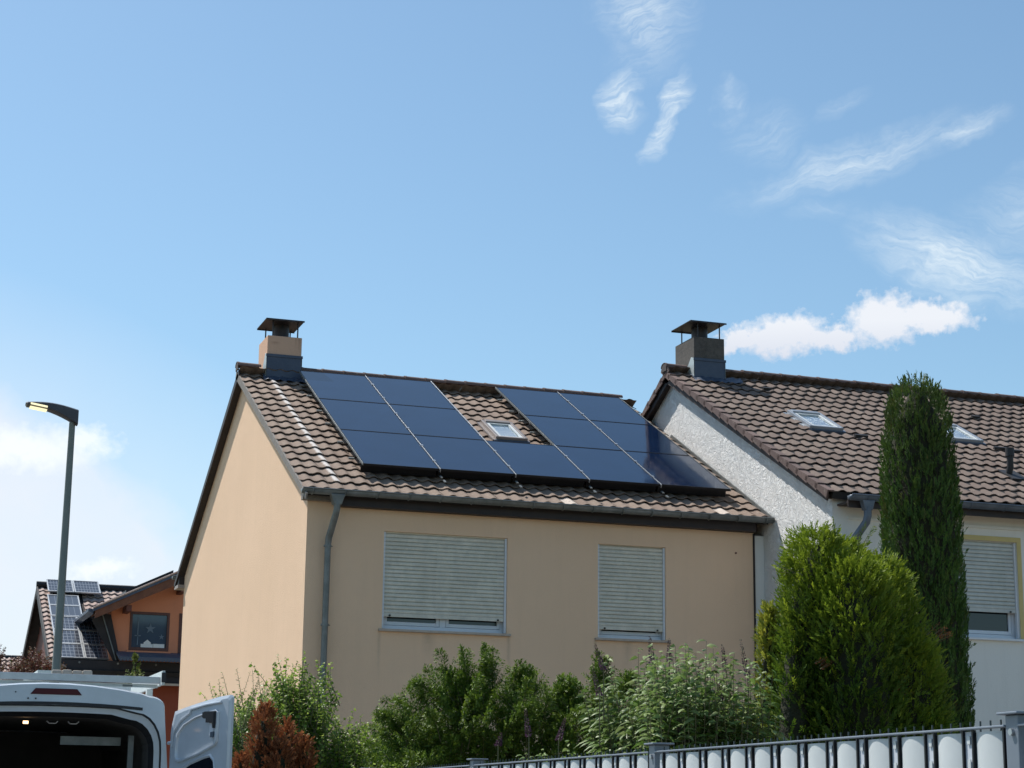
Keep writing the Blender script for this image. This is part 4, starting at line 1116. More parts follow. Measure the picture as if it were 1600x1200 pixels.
# tail lights, bumper, wheels
for s in (-1, 1): MB().box(VX+s*.915-.05, VX+s*.915+.05, VY-.035, VY-.016, 1.0, 1.5).build('tail_light', 'lamp_red', van, bevel=.01)
MB().box(VX-.95, VX+.95, VY-.12, VY-.015, .42, .60).build('bumper', 'rubber', van, bevel=.02)
for wx in (-.86, .86):
    for wy_ in (VY+1.0, VY+4.4):
        wl = MB().tube([(VX+wx-.11, wy_, .34), (VX+wx+.11, wy_, .34)], .34, 24).build('wheel', 'rubber', van, smooth=True)
        MB().tube([(VX+wx-.115, wy_, .34), (VX+wx+.115, wy_, .34)], .20, 20).build('rim', 'aluminium', wl, smooth=True)
# rear doors, open; local frame: u from hinge to free edge, w inward normal, z
def van_door(hx, ang, label, mirror=1):
    hinge = Vector((hx, VY-.03, 0))
    du = Vector((-math.cos(ang)*mirror, -math.sin(ang), 0)); dn = Vector((-math.sin(ang)*mirror, math.cos(ang), 0))
    Wd = .815
    def P(u, w_, z): return hinge + du*u + dn*w_ + Vector((0, 0, z))
    def topz(u): return 2.36 + .125*min(1, u/.72)**.8 + .0*u
    def outline(inset, wv_):
        L = []
        zb = .62+inset
        L.append(P(inset, wv_, zb)); L.append(P(inset, wv_, 1.2)); L.append(P(inset, wv_, 1.9)); L.append(P(inset, wv_, 2.20-inset*.3))
        L.append(P(inset+.012, wv_, 2.27-inset*.7)); L.append(P(inset+.045, wv_, topz(.045)-inset))
        for u in (.2, .35, .5, .65): L.append(P(max(u, inset+.06), wv_, topz(u)-inset*1.05))
        L.append(P(Wd-inset-.02, wv_, topz(Wd)-inset)); L.append(P(Wd-inset, wv_, topz(Wd)-.02-inset)); L.append(P(Wd-inset, wv_, 2.1)); L.append(P(Wd-inset, wv_, 1.5)); L.append(P(Wd-inset, wv_, zb))
        return L
    sk = MB(); sk.loft([outline(.0, 0), outline(.0, .022), outline(.028, .032)], cap=False); sk.poly(outline(.0, 0)[::-1])
    door = sk.build('rear_door', 'van_white', van, label=label, smooth=False)
    # inner pressing: ring between outline and recess with window aperture below
    a0, a1 = .115, Wd-.17
    rec = [P(a0, .032, 2.02), P(a0, .032, 2.10), P(a0+.02, .032, 2.19), P(a0+.10, .032, 2.26), P(a0+.25, .032, 2.315), P(a0+.40, .032, 2.345), P(a1-.03, .032, 2.36), P(a1, .032, 2.34), P(a1, .032, 2.2), P(a1, .032, 2.13), P(a1-.02, .032, 2.10), P(a0+.3, .032, 2.03), P(a0+.10, .032, 1.985), P(a0+.05, .032, 1.98), P(a0+.01, .032, 1.99)]
    rec = [rec[0], rec[1], rec[2], rec[3], rec[4], rec[5], rec[6], rec[7], rec[8], rec[9], rec[10], rec[11], rec[12], rec[13], rec[14]]
    def off(L, cx, cz, k_, dw):
        c_ = P(cx, 0, cz)
        out = []
        for p in L:
            q = p - c_; wcomp = dn*q.dot(dn); q = q - wcomp
            out.append(c_ + q*k_ + wcomp + dn*dw)
        return out
    # face plate with bead ridge around the recess
    cx_, cz_ = (a0+a1)/2, 2.17
    face = MB(); face.poly(outline(.0285, .0325)); face.build('inner_skin', 'van_white', door)
    bead = MB(); bead.loft([off(rec, cx_, cz_, 1.10, .002), off(rec, cx_, cz_, 1.07, .020), off(rec, cx_, cz_, 1.0, .022), off(rec, cx_, cz_, .96, .004)], cap=False)
    bead.poly(off(rec, cx_, cz_, .96, .004)); bead.build('pressed_panel', 'van_white', door, smooth=True)
    wn3 = [P(.17, .034, .98), P(.17, .034, 1.7), P(.18, .034, 1.84), P(.23, .034, 1.91), P(.32, .034, 1.945), P(.50, .034, 1.99), P(.57, .034, 2.0), P(.62, .034, 1.96), P(.635, .034, 1.88), P(.64, .034, 1.4), P(.64, .034, .98)]
    MB().loft([off(wn3, .4, 1.5, 1.06, .001), off(wn3, .4, 1.5, 1.03, .012), off(wn3, .4, 1.5, 1.0, .003)], cap=False).build('window_gasket', 'van_white', door, smooth=True)
    MB().poly(off(wn3, .4, 1.5, 1.0, .0035)).build('door_glass', 'van_glass', door)
    # dark lock box and its rod cover
    lb = MB(); A = [P(.50, .034, 2.315), P(.50, .034, 2.355), P(.53, .034, 2.362), P(.655, .034, 2.362), P(.655, .034, 2.26), P(.648, .034, 2.225), P(.635, .034, 2.272), P(.55, .034, 2.272), P(.55, .034, 2.305), P(.52, .034, 2.305)]
    lb.loft([off(A, .56, 2.26, 1.0, .0), off(A, .56, 2.26, .97, .045)], cap=False); lb.poly(off(A, .56, 2.26, .97, .045)); lb.build('latch', 'rubber', door)
    rb_ = MB(); rb_.prism([P(.575, .036, 2.17), P(.625, .036, 2.17), P(.625, .036, 2.268), P(.575, .036, 2.268)], dn*.02); rb_.build('latch_cover', 'window_white', door)
    ps = MB(); ps.prism([P(.595, .03, 2.155), P(.635, .03, 2.16), P(.635, .03, 2.20), P(.595, .03, 2.195)], dn*.032); ps.build('grip', 'zinc_blue', door)
    for zz in (2.12, 1.1): MB().tube([P(-.03, .02, zz), P(.06, .035, zz)], .014, 8).build('hinge', 'van_white', door)
    # upper diagonal ridge parallel to the top edge
    rd = MB(); rd.tube([P(.045, .036, 2.09), P(.06, .04, 2.20), P(.16, .04, 2.30), P(.28, .04, 2.355), P(.30, .04, 2.385), P(.5, .04, 2.415), P(.70, .04, 2.432)], .011, 8); rd.build('stiffening_ridge', 'van_white', door, smooth=True)
    return door
van_door(VX+.955, math.radians(116), 'open right rear door showing its inner side and dark window', 1)
van_door(VX-.955, math.radians(116), 'open left rear door', -1)
# roof rack
rk = thing('roof_rack', 'aluminium roof rack with cross bar and side rails mounted on the white van', 'roof rack', (VX, VY, 2.6))
rb_ = MB().box(VX-.95, VX+.865, VY+.18, VY+.23, 2.612, 2.668); rb_.build('cross_bar', 'aluminium', rk, bevel=.004)
MB().box(VX-.95, VX+.85, VY+.235, VY+.26, 2.58, 2.609).build('cross_bar', 'pale_profile', rk)
MB().box(VX-.93, VX+.72, VY+.9, VY+.95, 2.585, 2.63).build('cross_bar', 'pale_profile', rk)
MB().box(VX-.93, VX+.86, VY+2.6, VY+2.65, 2.605, 2.65).build('cross_bar', 'aluminium', rk)
sr = MB(); sr.prism([(VX+.862, VY+.10, 2.60), (VX+.888, VY+.10, 2.60), (VX+.888, VY+.10, 2.715), (VX+.862, VY+.10, 2.715)], (0, 3.1, 0)); sr.build('side_rail', 'pale_profile', rk, bevel=.003)
sr = MB(); sr.box(VX-.95-.026, VX-.952, VY+.10, VY+3.2, 2.60, 2.715); sr.build('side_rail', 'pale_profile', rk)
MB().box(VX+.858, VX+.894, VY+.088, VY+.099, 2.62, 2.70).build('end_cap', 'rubber', rk)
for yy in (VY+.5, VY+2.5):
    for s in (-.86, .80): MB().box(VX+s, VX+s+.05, yy, yy+.06, 2.50, 2.583).build('rack_foot', 'pale_profile', rk)
for xx in (-.04, .56): MB().box(VX+xx, VX+xx+.08, VY+.225, VY+.234, 2.585, 2.60).build('clamp', 'zinc', rk)
ld = MB()
for i in range(4): ld.box(VX+.015+i*.085, VX+.095+i*.085, VY+.6, VY+3.0, 2.672+.004*(i % 2), 2.728+.004*(i % 2))
o = ld.build('timber_bundle', 'board_load', bevel=.012); tag(o, 'short bundle of grey brown boards lying on the roof rack of the van', 'boards')
o = MB().box(VX-.13, VX-.02, VY+.3, VY+2.7, 2.67, 2.70).build('flat_profile', 'pale_profile'); tag(o, 'pale flat profile lying on the roof rack beside the board bundle', 'profile')

# ================================================================== FENCE
fence = thing('garden_fence', 'anthracite rod fence with white privacy strips along the garden edge', 'fence', (2.71, 4.11, 0))
FA = Vector((2.715, 4.105, 0)); FB = Vector((2.923, 9.11, 0))
fd = (FB-FA).normalized(); fn = Vector((-fd.y, fd.x, 0))       # fn points to the road side
fang = math.atan2(fd.y, fd.x)
FT = 1.828
def F_(s, w_, z): return FA + fd*s + fn*w_ + Vector((0, 0, z))
def fbox(mb, s0, s1, w0, w1, z0, z1):
    P = [F_(s, w_, z) for z in (z0, z1) for (s, w_) in ((s0, w0), (s1, w0), (s1, w1), (s0, w1))]
    i = len(mb.v); mb.v += [tuple(p) for p in P]
    for f in ((0, 1, 2, 3), (4, 7, 6, 5), (0, 4, 5, 1), (1, 5, 6, 2), (2, 6, 7, 3), (3, 7, 4, 0)): mb.f.append(tuple(i+k for k in f))
    return mb
posts = [-2.5, 0.0, 2.5, 5.0, 7.5, 10.0]
# local meshes: x along the fence, y to the road
def me_from(mb, name, m_, smooth=False):
    me = bpy.data.meshes.new(name); me.from_pydata(mb.v, [], mb.f); me.update(); me.materials.append(MATS[m_])
    if smooth: me.polygons.foreach_set('use_smooth', [True]*len(me.polygons))
    return me
rod_me = me_from(MB().box(-.0018, .0018, -.0018, .0018, .05, FT+.013), 'rod', 'fence_anthracite')
clip_me = me_from(MB().box(-.0035, .0035, 0, .010, .05, FT-.010), 'edge_profile', 'panel_frame')
st = MB(); n = 12; rings = []
for z in (.06, FT-.016):
    rings.append([(-.0715+.143*k_/n, -.002 + .012*math.sin(math.pi*k_/n)**.8, z) for k_ in range(n+1)])
st.loft(rings, closed=False)
strip_me = me_from(st, 'privacy_strip', 'privacy_pvc', True)
nar = MB().box(-.0215, .0215, -.003, .001, .06, FT-.013)
nar_me = me_from(nar, 'narrow_strip', 'rendered_grey_strip')
sq_me = me_from(MB().box(-.0075, .0075, 0.0012, .003, FT-.045, FT-.024), 'white_tab', 'privacy_pvc')
sq2_me = me_from(MB().box(-.0075, .0075, 0.0012, .003, .06, FT-.083), 'white_tab', 'privacy_pvc')
for pi_, s in enumerate(posts):
    pb = MB(); fbox(pb, s-.03, s+.03, -.045, .012, 0, FT+.020)
    po = pb.build('post', 'fence_light', fence, bevel=.003)
    cb = MB(); fbox(cb, s-.048, s+.048, -.06, .026, FT+.0205, FT+.027); cb.build('post_cap', 'fence_light', po, bevel=.002)
    bb = MB().tube([F_(s-.004, .012, FT-.022), F_(s-.004, .020, FT-.022)], .009, 12); bb.build('bolt', 'aluminium', po, smooth=True)
    if pi_ == len(posts)-1: break
    e = posts[pi_+1]
    rl = MB(); fbox(rl, s+.031, e-.031, .0005, .0155, FT-.0095, FT-.003); rl.build('top_rail', 'fence_light', fence, bevel=.002)
    for z in (.25, .45, .65, .85, 1.05, 1.25, 1.45, 1.65):
        r2 = MB(); fbox(r2, s+.031, e-.031, -.014, -.008, z, z+.008); r2.build('horizontal_rod', 'fence_anthracite', fence)
    x = s + .05; j = 0
    while x < e-.03:
        shared('rod', rod_me, fence, F_(x, -.018, 0), (0, 0, fang)); x += .05
    ncell = 12
    for j in range(ncell):
        c0 = s + .055 + j*.2
        shared('privacy_strip', strip_me, fence, F_(c0+.069, .0, 0), (0, 0, fang))
        for q in (c0-.006, c0+.144): shared('edge_profile', clip_me, fence, F_(q, -.002, 0), (0, 0, fang))
        if c0+.17 < e-.04:
            shared('narrow_strip', nar_me, fence, F_(c0+.169, .0, 0), (0, 0, fang)); shared('white_tab', sq_me, fence, F_(c0+.169, .002, 0), (0, 0, fang)); shared('white_tab', sq2_me, fence, F_(c0+.169, .002, 0), (0, 0, fang))

# ================================================================== PLANTS
def nrm(a): return a/np.maximum(np.linalg.norm(a, axis=-1, keepdims=True), 1e-9)
def leaves(name, P, D, N, L, W, tone, material, parent, kind='stuff', fold=.0):
    """diamond leaves, base at P along D, flat normal N"""
    n = len(P)
    D = nrm(D); S_ = nrm(np.cross(D, N)); U = nrm(np.cross(S_, D))
    L = np.broadcast_to(np.asarray(L, float).reshape(-1, 1), (n, 1)); W = np.broadcast_to(np.asarray(W, float).reshape(-1, 1), (n, 1))
    mid = P + D*L*.45 + U*L*fold
    v = np.stack([P, mid + S_*W*.5, P + D*L - U*L*fold*.8, mid - S_*W*.5], axis=1)
    f = np.arange(n*4).reshape(n, 4)
    f = np.concatenate([f[:, [0, 1, 2]], f[:, [0, 2, 3]]])
    return np_mesh(name, v.reshape(-1, 3), f, material, parent, tone=np.repeat(tone, 4), kind=kind)
def curled(name, P, D, N, L, W, tone, material, parent, curl=.5):
    """lance shaped leaves bending down towards the tip"""
    n = len(P); D = nrm(D); S_ = nrm(np.cross(D, N)); U = nrm(np.cross(S_, D))
    L = np.asarray(L, float).reshape(-1, 1); W = np.asarray(W, float).reshape(-1, 1)
    g = np.array([0, 0, -1.0])
    def at(u): return P + D*L*u + g*L*curl*u*u*.8
    a, b_, c = at(.33), at(.68), at(1.0)
    dip = U*W*.18
    v = np.stack([P, a + S_*W*.5 + dip, a - S_*W*.5 + dip, b_ + S_*W*.38 + dip, b_ - S_*W*.38 + dip, c, a, b_], axis=1)
    i = np.arange(n)[:, None]*8
    f = np.concatenate([i + np.array(t_) for t_ in ([[0, 1, 6]], [[0, 6, 2]], [[1, 3, 6]], [[6, 3, 7]], [[6, 7, 2]], [[2, 7, 4]], [[3, 5, 7]], [[7, 5, 4]])])
    return np_mesh(name, v.reshape(-1, 3), f, material, parent, tone=np.repeat(tone, 8), kind='stuff')
def rand_dir(n): return nrm(RNG.normal(size=(n, 3)))
def lump(phi, z, seed, amp):
    r = np.random.default_rng(seed); o = np.zeros_like(phi)
    for k_ in range(9):
        a, b_, c = r.integers(1, 7), r.uniform(1, 7), r.uniform(0, 6.28)
        o += np.sin(a*phi + b_*z + c)*r.uniform(.4, 1)/3
    return 1 + amp*o
def conifer(name, label, cx, cy, z0, z1, R, ntuft, nblade, tl, material, up, amp=.10, seed=1, tips=.3, spread=.6, lean=(0, 0), depth=.22, bl=(.03, .010), core=True, cat='tree', group=None, tone_top=0.0, nname='conifer'):
    """R(t)-> radius for t in 0..1 (0 = bottom). crown of fan-like sprays round a trunk"""
    th = thing(name, label, cat, (cx, cy, 0), group)
    MB().tube([(cx, cy, 0), (cx, cy, z0+.4), (cx+lean[0]*.5, cy+lean[1]*.5, (z0+z1)/2), (cx+lean[0]*.9, cy+lean[1]*.9, z1-.5*(z1-z0)*.2)], [.09, .08, .05, .015], 10).build('trunk', 'bark', th, smooth=True)
    t_ = RNG.uniform(0, 1, ntuft*2)
    Rt = R(t_); keep = RNG.uniform(0, Rt.max(), len(t_)) < Rt + .05*Rt.max(); t_ = t_[keep][:ntuft]
    n = len(t_); phi = RNG.uniform(0, 2*np.pi, n)
    z = z0 + t_*(z1-z0)
    rad = R(t_)*lump(phi, z, seed, amp)
    rr = rad*(1 - depth*RNG.uniform(0, 1, n)**1.6)
    out = np.stack([np.cos(phi), np.sin(phi), np.zeros(n)], 1)
    ctr = np.stack([cx + lean[0]*t_, cy + lean[1]*t_, z], 1)
    base = ctr + out*rr[:, None]
    d = nrm(out*spread + np.array([0, 0, 1.0])*up + RNG.normal(size=(n, 3))*.28)
    nn = nrm(np.cross(d, RNG.normal(size=(n, 3))))
    side = np.cross(d, nn)
    TLn = tl*RNG.uniform(.55, 1.35, n)
    k_ = nblade
    u = np.linspace(0, 1, k_)[None, :, None]
    sg = np.where(np.arange(k_) % 2 == 0, 1, -1)[None, :, None]
    P = base[:, None, :] + d[:, None, :]*TLn[:, None, None]*u*.85 - d[:, None, :]*TLn[:, None, None]*.3
    D = d[:, None, :] + side[:, None, :]*sg*.75*(1-u*.8) + RNG.normal(size=(n, k_, 3))*.16
    N = np.broadcast_to(nn[:, None, :], P.shape) + RNG.normal(size=(n, k_, 3))*.35
    L = bl[0]*RNG.uniform(.7, 1.35, (n, k_)); W = bl[1]*RNG.uniform(.8, 1.3, (n, k_))
    tone = np.clip((RNG.uniform(0, 1, (n, 1)) < tips)*RNG.uniform(.15, .75, (n, 1)) + RNG.normal(size=(n, k_))*.05 + u[:, :, 0]*.12 + tone_top*np.clip((t_[:, None]-.72)/.28, 0, 1), 0, 1)
    leaves('foliage', P.reshape(-1, 3), D.reshape(-1, 3), N.reshape(-1, 3), L.ravel(), W.ravel(), tone.ravel(), material, th)
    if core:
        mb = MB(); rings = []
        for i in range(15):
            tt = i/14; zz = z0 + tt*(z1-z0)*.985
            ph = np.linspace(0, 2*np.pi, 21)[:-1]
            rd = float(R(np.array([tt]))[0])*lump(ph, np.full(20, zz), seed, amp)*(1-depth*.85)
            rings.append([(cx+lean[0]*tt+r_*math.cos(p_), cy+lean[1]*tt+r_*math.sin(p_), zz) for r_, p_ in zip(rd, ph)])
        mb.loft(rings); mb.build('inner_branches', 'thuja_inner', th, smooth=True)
    return th
def shoots(P0, D0, L, nl, ll, lw, material, parent, droop=.25, rank='spiral', tone_tip=.5, stem_r=.005, ang=.9, bend=.3, stems=True, tonevar=.15, fold=.05, name='foliage', curl=0):
    n = len(P0); D0 = nrm(D0); L = np.asarray(L).reshape(-1, 1)
    up = np.array([0, 0, 1.0])
    K = 6; t_ = np.linspace(0, 1, K)
    curve = P0[:, None, :] + D0[:, None, :]*L[:, None, :]*t_[None, :, None]
    curve[:, :, 2] += -bend*L*(t_[None, :]**2)*.5
    u = np.linspace(.06, 1, nl)
    # points on the curve
    Pu = P0[:, None, :] + D0[:, None, :]*L[:, None, :]*u[None, :, None]
    Pu[:, :, 2] += -bend*L*(u[None, :]**2)*.5
    T = D0[:, None, :]*np.ones((1, nl, 1)); T = T.copy(); T[:, :, 2] += -bend*u[None, :]; T = nrm(T)
    A = nrm(np.cross(T, RNG.normal(size=(n, 1, 3)) if rank == 'spiral' else np.cross(D0[:, None, :], up)+.02*RNG.normal(size=(n, 1, 3)))); B = np.cross(T, A)
    if rank == 'spiral': ph = np.arange(nl)*2.4
    else: ph = np.where(np.arange(nl) % 2 == 0, 0.0, np.pi)
    ph = ph[None, :] + RNG.normal(size=(n, nl))*.3
    side = (A*np.cos(ph)[..., None] + B*np.sin(ph)[..., None])
    D = T*math.cos(ang) + side*math.sin(ang) + RNG.normal(size=(n, nl, 3))*.15
    D[:, :, 2] -= droop
    Nn = nrm(np.cross(np.cross(T, side), D)) + up*.6 + RNG.normal(size=(n, nl, 3))*.3
    Lf = ll*RNG.uniform(.6, 1.25, (n, nl))*(1-.45*u[None, :]**3); Wf = lw*RNG.uniform(.75, 1.25, (n, nl))
    tone = np.clip(tone_tip*u[None, :]**2.5*RNG.uniform(.2, 1, (n, 1)) + RNG.normal(size=(n, nl))*tonevar, 0, 1)
    if curl: curled(name, Pu.reshape(-1, 3), D.reshape(-1, 3), Nn.reshape(-1, 3), Lf.ravel(), Wf.ravel(), tone.ravel(), material, parent, curl)
    else: leaves(name, Pu.reshape(-1, 3), D.reshape(-1, 3), Nn.reshape(-1, 3), Lf.ravel(), Wf.ravel(), tone.ravel(), material, parent, fold=fold)
    if stems:
        A0 = nrm(np.cross(D0, up + .01)); B0 = np.cross(D0, A0)
        V = []; 
        for j in range(3):
            a = j*2.094
            V.append(curve + (A0*math.cos(a)+B0*math.sin(a))[:, None, :]*(stem_r*(1.0-.75*t_))[None, :, None])
        V = np.stack(V, axis=2)      # n,K,3,3
        idx = np.arange(n*K*3).reshape(n, K, 3); F = []
        for j in range(3):
            j2 = (j+1) % 3
            F.append(np.stack([idx[:, :-1, j], idx[:, :-1, j2], idx[:, 1:, j2], idx[:, 1:, j]], -1).reshape(-1, 4))
        np_mesh('twigs', V.reshape(-1, 3), np.concatenate(F), 'twig_green', parent, tone=None, kind='stuff')

# columnar cypress
def Rcyp(t_):
    return .475*np.interp(t_, [0, .35, .6, .82, .92, .965, .99, 1.0], [1.10, 1.03, .97, .90, .78, .62, .40, .12])
conifer('cypress_tree', 'tall narrow dark green column cypress in front of the white house', 11.43, 19.0, .15, 6.56, Rcyp, 7600, 12, .15, 'leaf_cypress', 1.5, amp=.035, seed=3, tips=.10, spread=.35, depth=.20, bl=(.042, .013), tone_top=.3)
# big thuja: merged upright lobes of unequal height
FLAT = ([0, .3, .7, .88, .95, .985, 1.0], [1.08, 1.10, 1.02, .92, .74, .5, .12])
th_specs = [(7.38, 13.9, 3.86, .31, 0), (7.70, 14.15, 3.82, .38, 1), (7.94, 13.95, 3.66, .35, 2), (8.06, 13.75, 3.02, .33, 3), (7.56, 13.65, 3.60, .36, 4)]
tb = thing('thuja_bush', 'broad dense thuja with yellow green top beside the column cypress', 'bush', (7.75, 13.9, 0))
def lobe(parent, cx, cy, z0, z1, Rm, ntuft, seed, material, tips, tl=.15, tone_top=.0, depth=.25, bl=(.034, .012), amp=.19, shape=None, core=True):
    shape = shape or ([0, .25, .6, .85, .95, 1.0], [1.1, 1.08, 1.0, .78, .52, .06])
    R = lambda t_: Rm*np.interp(t_, *shape)
    n = ntuft; drift = RNG.normal(size=3); t_ = RNG.uniform(0, 1, n)**.85; phi = RNG.uniform(0, 2*np.pi, n); z = z0+t_*(z1-z0)
    rr = R(t_)*lump(phi, z, seed, amp)*(1-depth*RNG.uniform(0, 1, n)**1.4)
    out = np.stack([np.cos(phi), np.sin(phi), np.zeros(n)], 1)
    base = np.array([cx, cy, 0]) + out*rr[:, None] + np.array([0, 0, 1])*z[:, None]
    d = nrm(out*.8 + np.array([0, 0, 1.0])*.95 + RNG.normal(size=(n, 3))*.35)
    nn = nrm(np.cross(d, np.cross(out, np.array([0, 0, 1.]))*0+RNG.normal(size=(n, 3)))); side = np.cross(d, nn)
    k_ = 14; u = np.linspace(0, 1, k_)[None, :, None]; sg = np.where(np.arange(k_) % 2 == 0, 1, -1)[None, :, None]
    TLn = tl*RNG.uniform(.5, 1.5, n)
    P = base[:, None, :] + d[:, None, :]*TLn[:, None, None]*(u*.85-.3)
    D = d[:, None, :] + side[:, None, :]*sg*.85*(1-u*.75) + RNG.normal(size=(n, k_, 3))*.15
    N = nn[:, None, :] + RNG.normal(size=(n, k_, 3))*.3
    tone = np.clip((RNG.uniform(0, 1, (n, 1)) < tips)*RNG.uniform(.15, .8, (n, 1)) + u[:, :, 0]*.15 + RNG.normal(size=(n, k_))*.05 + tone_top*np.clip((t_[:, None]-.72)/.22, 0, 1)*RNG.uniform(.4, 1, (n, 1)), 0, 1)
    leaves('foliage', P.reshape(-1, 3), D.reshape(-1, 3), N.reshape(-1, 3), (bl[0]*RNG.uniform(.7, 1.4, (n, k_))).ravel(), (bl[1]*RNG.uniform(.8, 1.3, (n, k_))).ravel(), tone.ravel(), material, parent)
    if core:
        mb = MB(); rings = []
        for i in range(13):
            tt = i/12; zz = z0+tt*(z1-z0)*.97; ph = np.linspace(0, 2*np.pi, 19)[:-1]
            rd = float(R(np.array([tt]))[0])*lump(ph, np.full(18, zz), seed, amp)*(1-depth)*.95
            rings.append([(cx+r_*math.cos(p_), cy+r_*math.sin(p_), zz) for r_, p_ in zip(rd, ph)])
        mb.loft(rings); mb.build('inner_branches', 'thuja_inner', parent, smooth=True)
for cx, cy, z1, Rm, i in th_specs:
    MB().tube([(cx, cy, 0), (cx, cy, z1*.5), (cx, cy, z1-.3)], [.05, .035, .01], 8).build('stem', 'bark', tb, smooth=True)
    lobe(tb, cx, cy, .2, z1, Rm, 3600, 20+i, 'leaf_thuja', .12, .15, .75, shape=FLAT)
# lower skirt towards the right
lobe(tb, 8.22, 13.7, .2, 2.5, .26, 1300, 31, 'leaf_thuja', .14, .15, .2)
lobe(tb, 7.14, 13.85, .2, 3.15, .22, 900, 32, 'leaf_thuja', .25, .14, .2)
# stray longer shoots that break the outline of both conifers
n = 150
a_ = RNG.uniform(0, 2*np.pi, n); zz = RNG.uniform(2.0, 3.85, n)
cxs = np.interp(zz, [2, 3.0, 3.85], [7.75, 7.70, 7.58]); rs = np.interp(zz, [2, 3.0, 3.5, 3.85], [.62, .55, .42, .22])
P0 = np.stack([cxs+np.cos(a_)*rs, 13.9+np.sin(a_)*rs*.7, zz-.05], 1); D0 = np.stack([np.cos(a_)*.6, np.sin(a_)*.5, np.ones(n)], 1)
shoots(P0, D0, RNG.uniform(.10, .26, n), 16, .035, .011, 'leaf_thuja', tb, droop=0, rank='two', tone_tip=.9, stem_r=.003, ang=.7, bend=.1, tonevar=.1, fold=0)
sprig = np.array([[7.12, 13.8, 3.50]]*3) + RNG.normal(size=(3, 3))*.02
shoots(sprig, np.array([[-1, 0, .35], [-.8, -.1, .6], [-.9, .1, .1]]), np.array([.24, .18, .14]), 14, .04, .013, 'leaf_thuja', tb, droop=0, rank='two', tone_tip=.9, ang=.8, bend=.2)
# dead ginger tufts
for bx_, by_, bz_ in ((8.28, 13.6, 3.02), (7.20, 13.55, 2.75), (7.86, 13.55, 2.55)):
    P0 = np.array([[bx_, by_, bz_]]*6) + RNG.normal(size=(6, 3))*.03
    shoots(P0, np.array([[.7, -.4, .6]]*6) + RNG.normal(size=(6, 3))*.3, RNG.uniform(.08, .16, 6), 12, .03, .010, 'leaf_brown', tb, droop=0, rank='two', tone_tip=.9, ang=.7, bend=.1)
# small golden conifer left of it
tg = thing('golden_thuja', 'small bright yellow green thuja at the left foot of the broad one', 'bush', (6.52, 13.2, 0))
lobe(tg, 6.44, 13.3, .2, 2.36, .085, 900, 41, 'leaf_thuja_gold', .4, .09, .2, depth=.35)
MB().tube([(6.5, 13.3, 0), (6.5, 13.3, 2.2)], [.025, .01], 6).build('stem', 'bark', tg)
tg2 = thing('golden_thuja', 'slim orange tipped conifer rising between the peach wall and the broad thuja', 'bush', (7.0, 14.3, 0))
lobe(tg2, 7.08, 14.2, .2, 3.26, .12, 1200, 42, 'leaf_thuja_gold', .45, .09, .45, depth=.35)
MB().tube([(7.08, 14.2, 0), (7.08, 14.2, 3.0)], [.025, .01], 6).build('stem', 'bark', tg2)

# butterfly bush
bd = thing('butterfly_bush', 'butterfly bush with long grey green leaves and fading purple flower spikes', 'bush', (5.9, 13.2, 0))
n = 430
bx = np.stack([RNG.uniform(5.42, 6.38, n), RNG.uniform(12.7, 13.9, n), np.full(n, .3)], 1)
topz_ = 2.32 + .22*np.sin((bx[:, 0]-5.1)*2.2) + RNG.uniform(-.55, .18, n) + .12*(bx[:, 0] > 5.6)
D0 = np.stack([RNG.normal(size=n)*.10 + (bx[:, 0]-5.98)*.04, RNG.normal(size=n)*.08, np.ones(n)], 1)
st0 = bx.copy(); st0[:, 2] = topz_-.9
shoots(st0, D0, np.full(n, .9), 26, .145, .034, 'leaf_buddleja', bd, droop=.0, tone_tip=.55, stem_r=.006, ang=1.0, bend=.0, tonevar=.22, curl=.85)
for i in range(9):
    xx = 5.3+i*.15; MB().tube([(5.9, 13.2, 0), (5.9+(xx-5.9)*.5, 13.2, .8), (xx, 13.2+random.uniform(-.3, .3), 1.7)], [.02, .016, .008], 6).build('stem', 'bark', bd)
def spike(px, py, z0, L, lx, parent):
    n = 150; u = np.sort(RNG.uniform(0, 1, n)); a = RNG.uniform(0, 6.28, n)
    r = .020*(1-u)**.7+.004
    P = np.stack([px+lx*u+np.cos(a)*r*.5, py+np.sin(a)*r*.5, z0+u*L], 1)
    D = np.stack([np.cos(a), np.sin(a), .5+0*a], 1)
    leaves('flower_spike', P, D, rand_dir(n), .020*(1-.6*u), .014*(1-.5*u), np.clip(u*1.1-.1, 0, 1), 'flower_purple', parent, kind=None)
for px, py, z0, L, lx in ((5.23, 13.2, 2.62, .20, -.07), (5.12, 13.0, 2.42, .22, -.06), (5.66, 13.3, 2.70, .20, -.02), (5.80, 13.3, 2.71, .18, .0), (6.22, 13.2, 2.65, .20, -.03), (6.40, 13.2, 2.62, .28, -.06),
                          (5.68, 12.8, 2.10, .22, -.04), (6.03, 12.9, 2.42, .14, -.02), (6.05, 13.4, 2.55, .16, .05), (4.62, 12.5, 2.08, .16, .05), (4.44, 12.6, 2.10, .20, -.03), (4.15, 12.4, 2.03, .09, .02)):
    MB().tube([(px, py, z0-.35), (px, py, z0), (px+lx*.8, py, z0+L*.8)], [.005, .004, .002], 5).build('stem', 'twig_green', bd)
    spike(px, py, z0, L, lx, bd)
n = 26
q0 = np.stack([RNG.uniform(4.35, 4.95, n), RNG.uniform(12.3, 12.7, n), RNG.uniform(1.72, 1.80, n)], 1)
shoots(q0, np.stack([RNG.normal(size=n)*.25, RNG.normal(size=n)*.2, np.ones(n)], 1), np.full(n, .26), 8, .12, .018, 'leaf_buddleja', bd, droop=.0, tone_tip=.5, ang=.9, bend=.3, curl=.9)

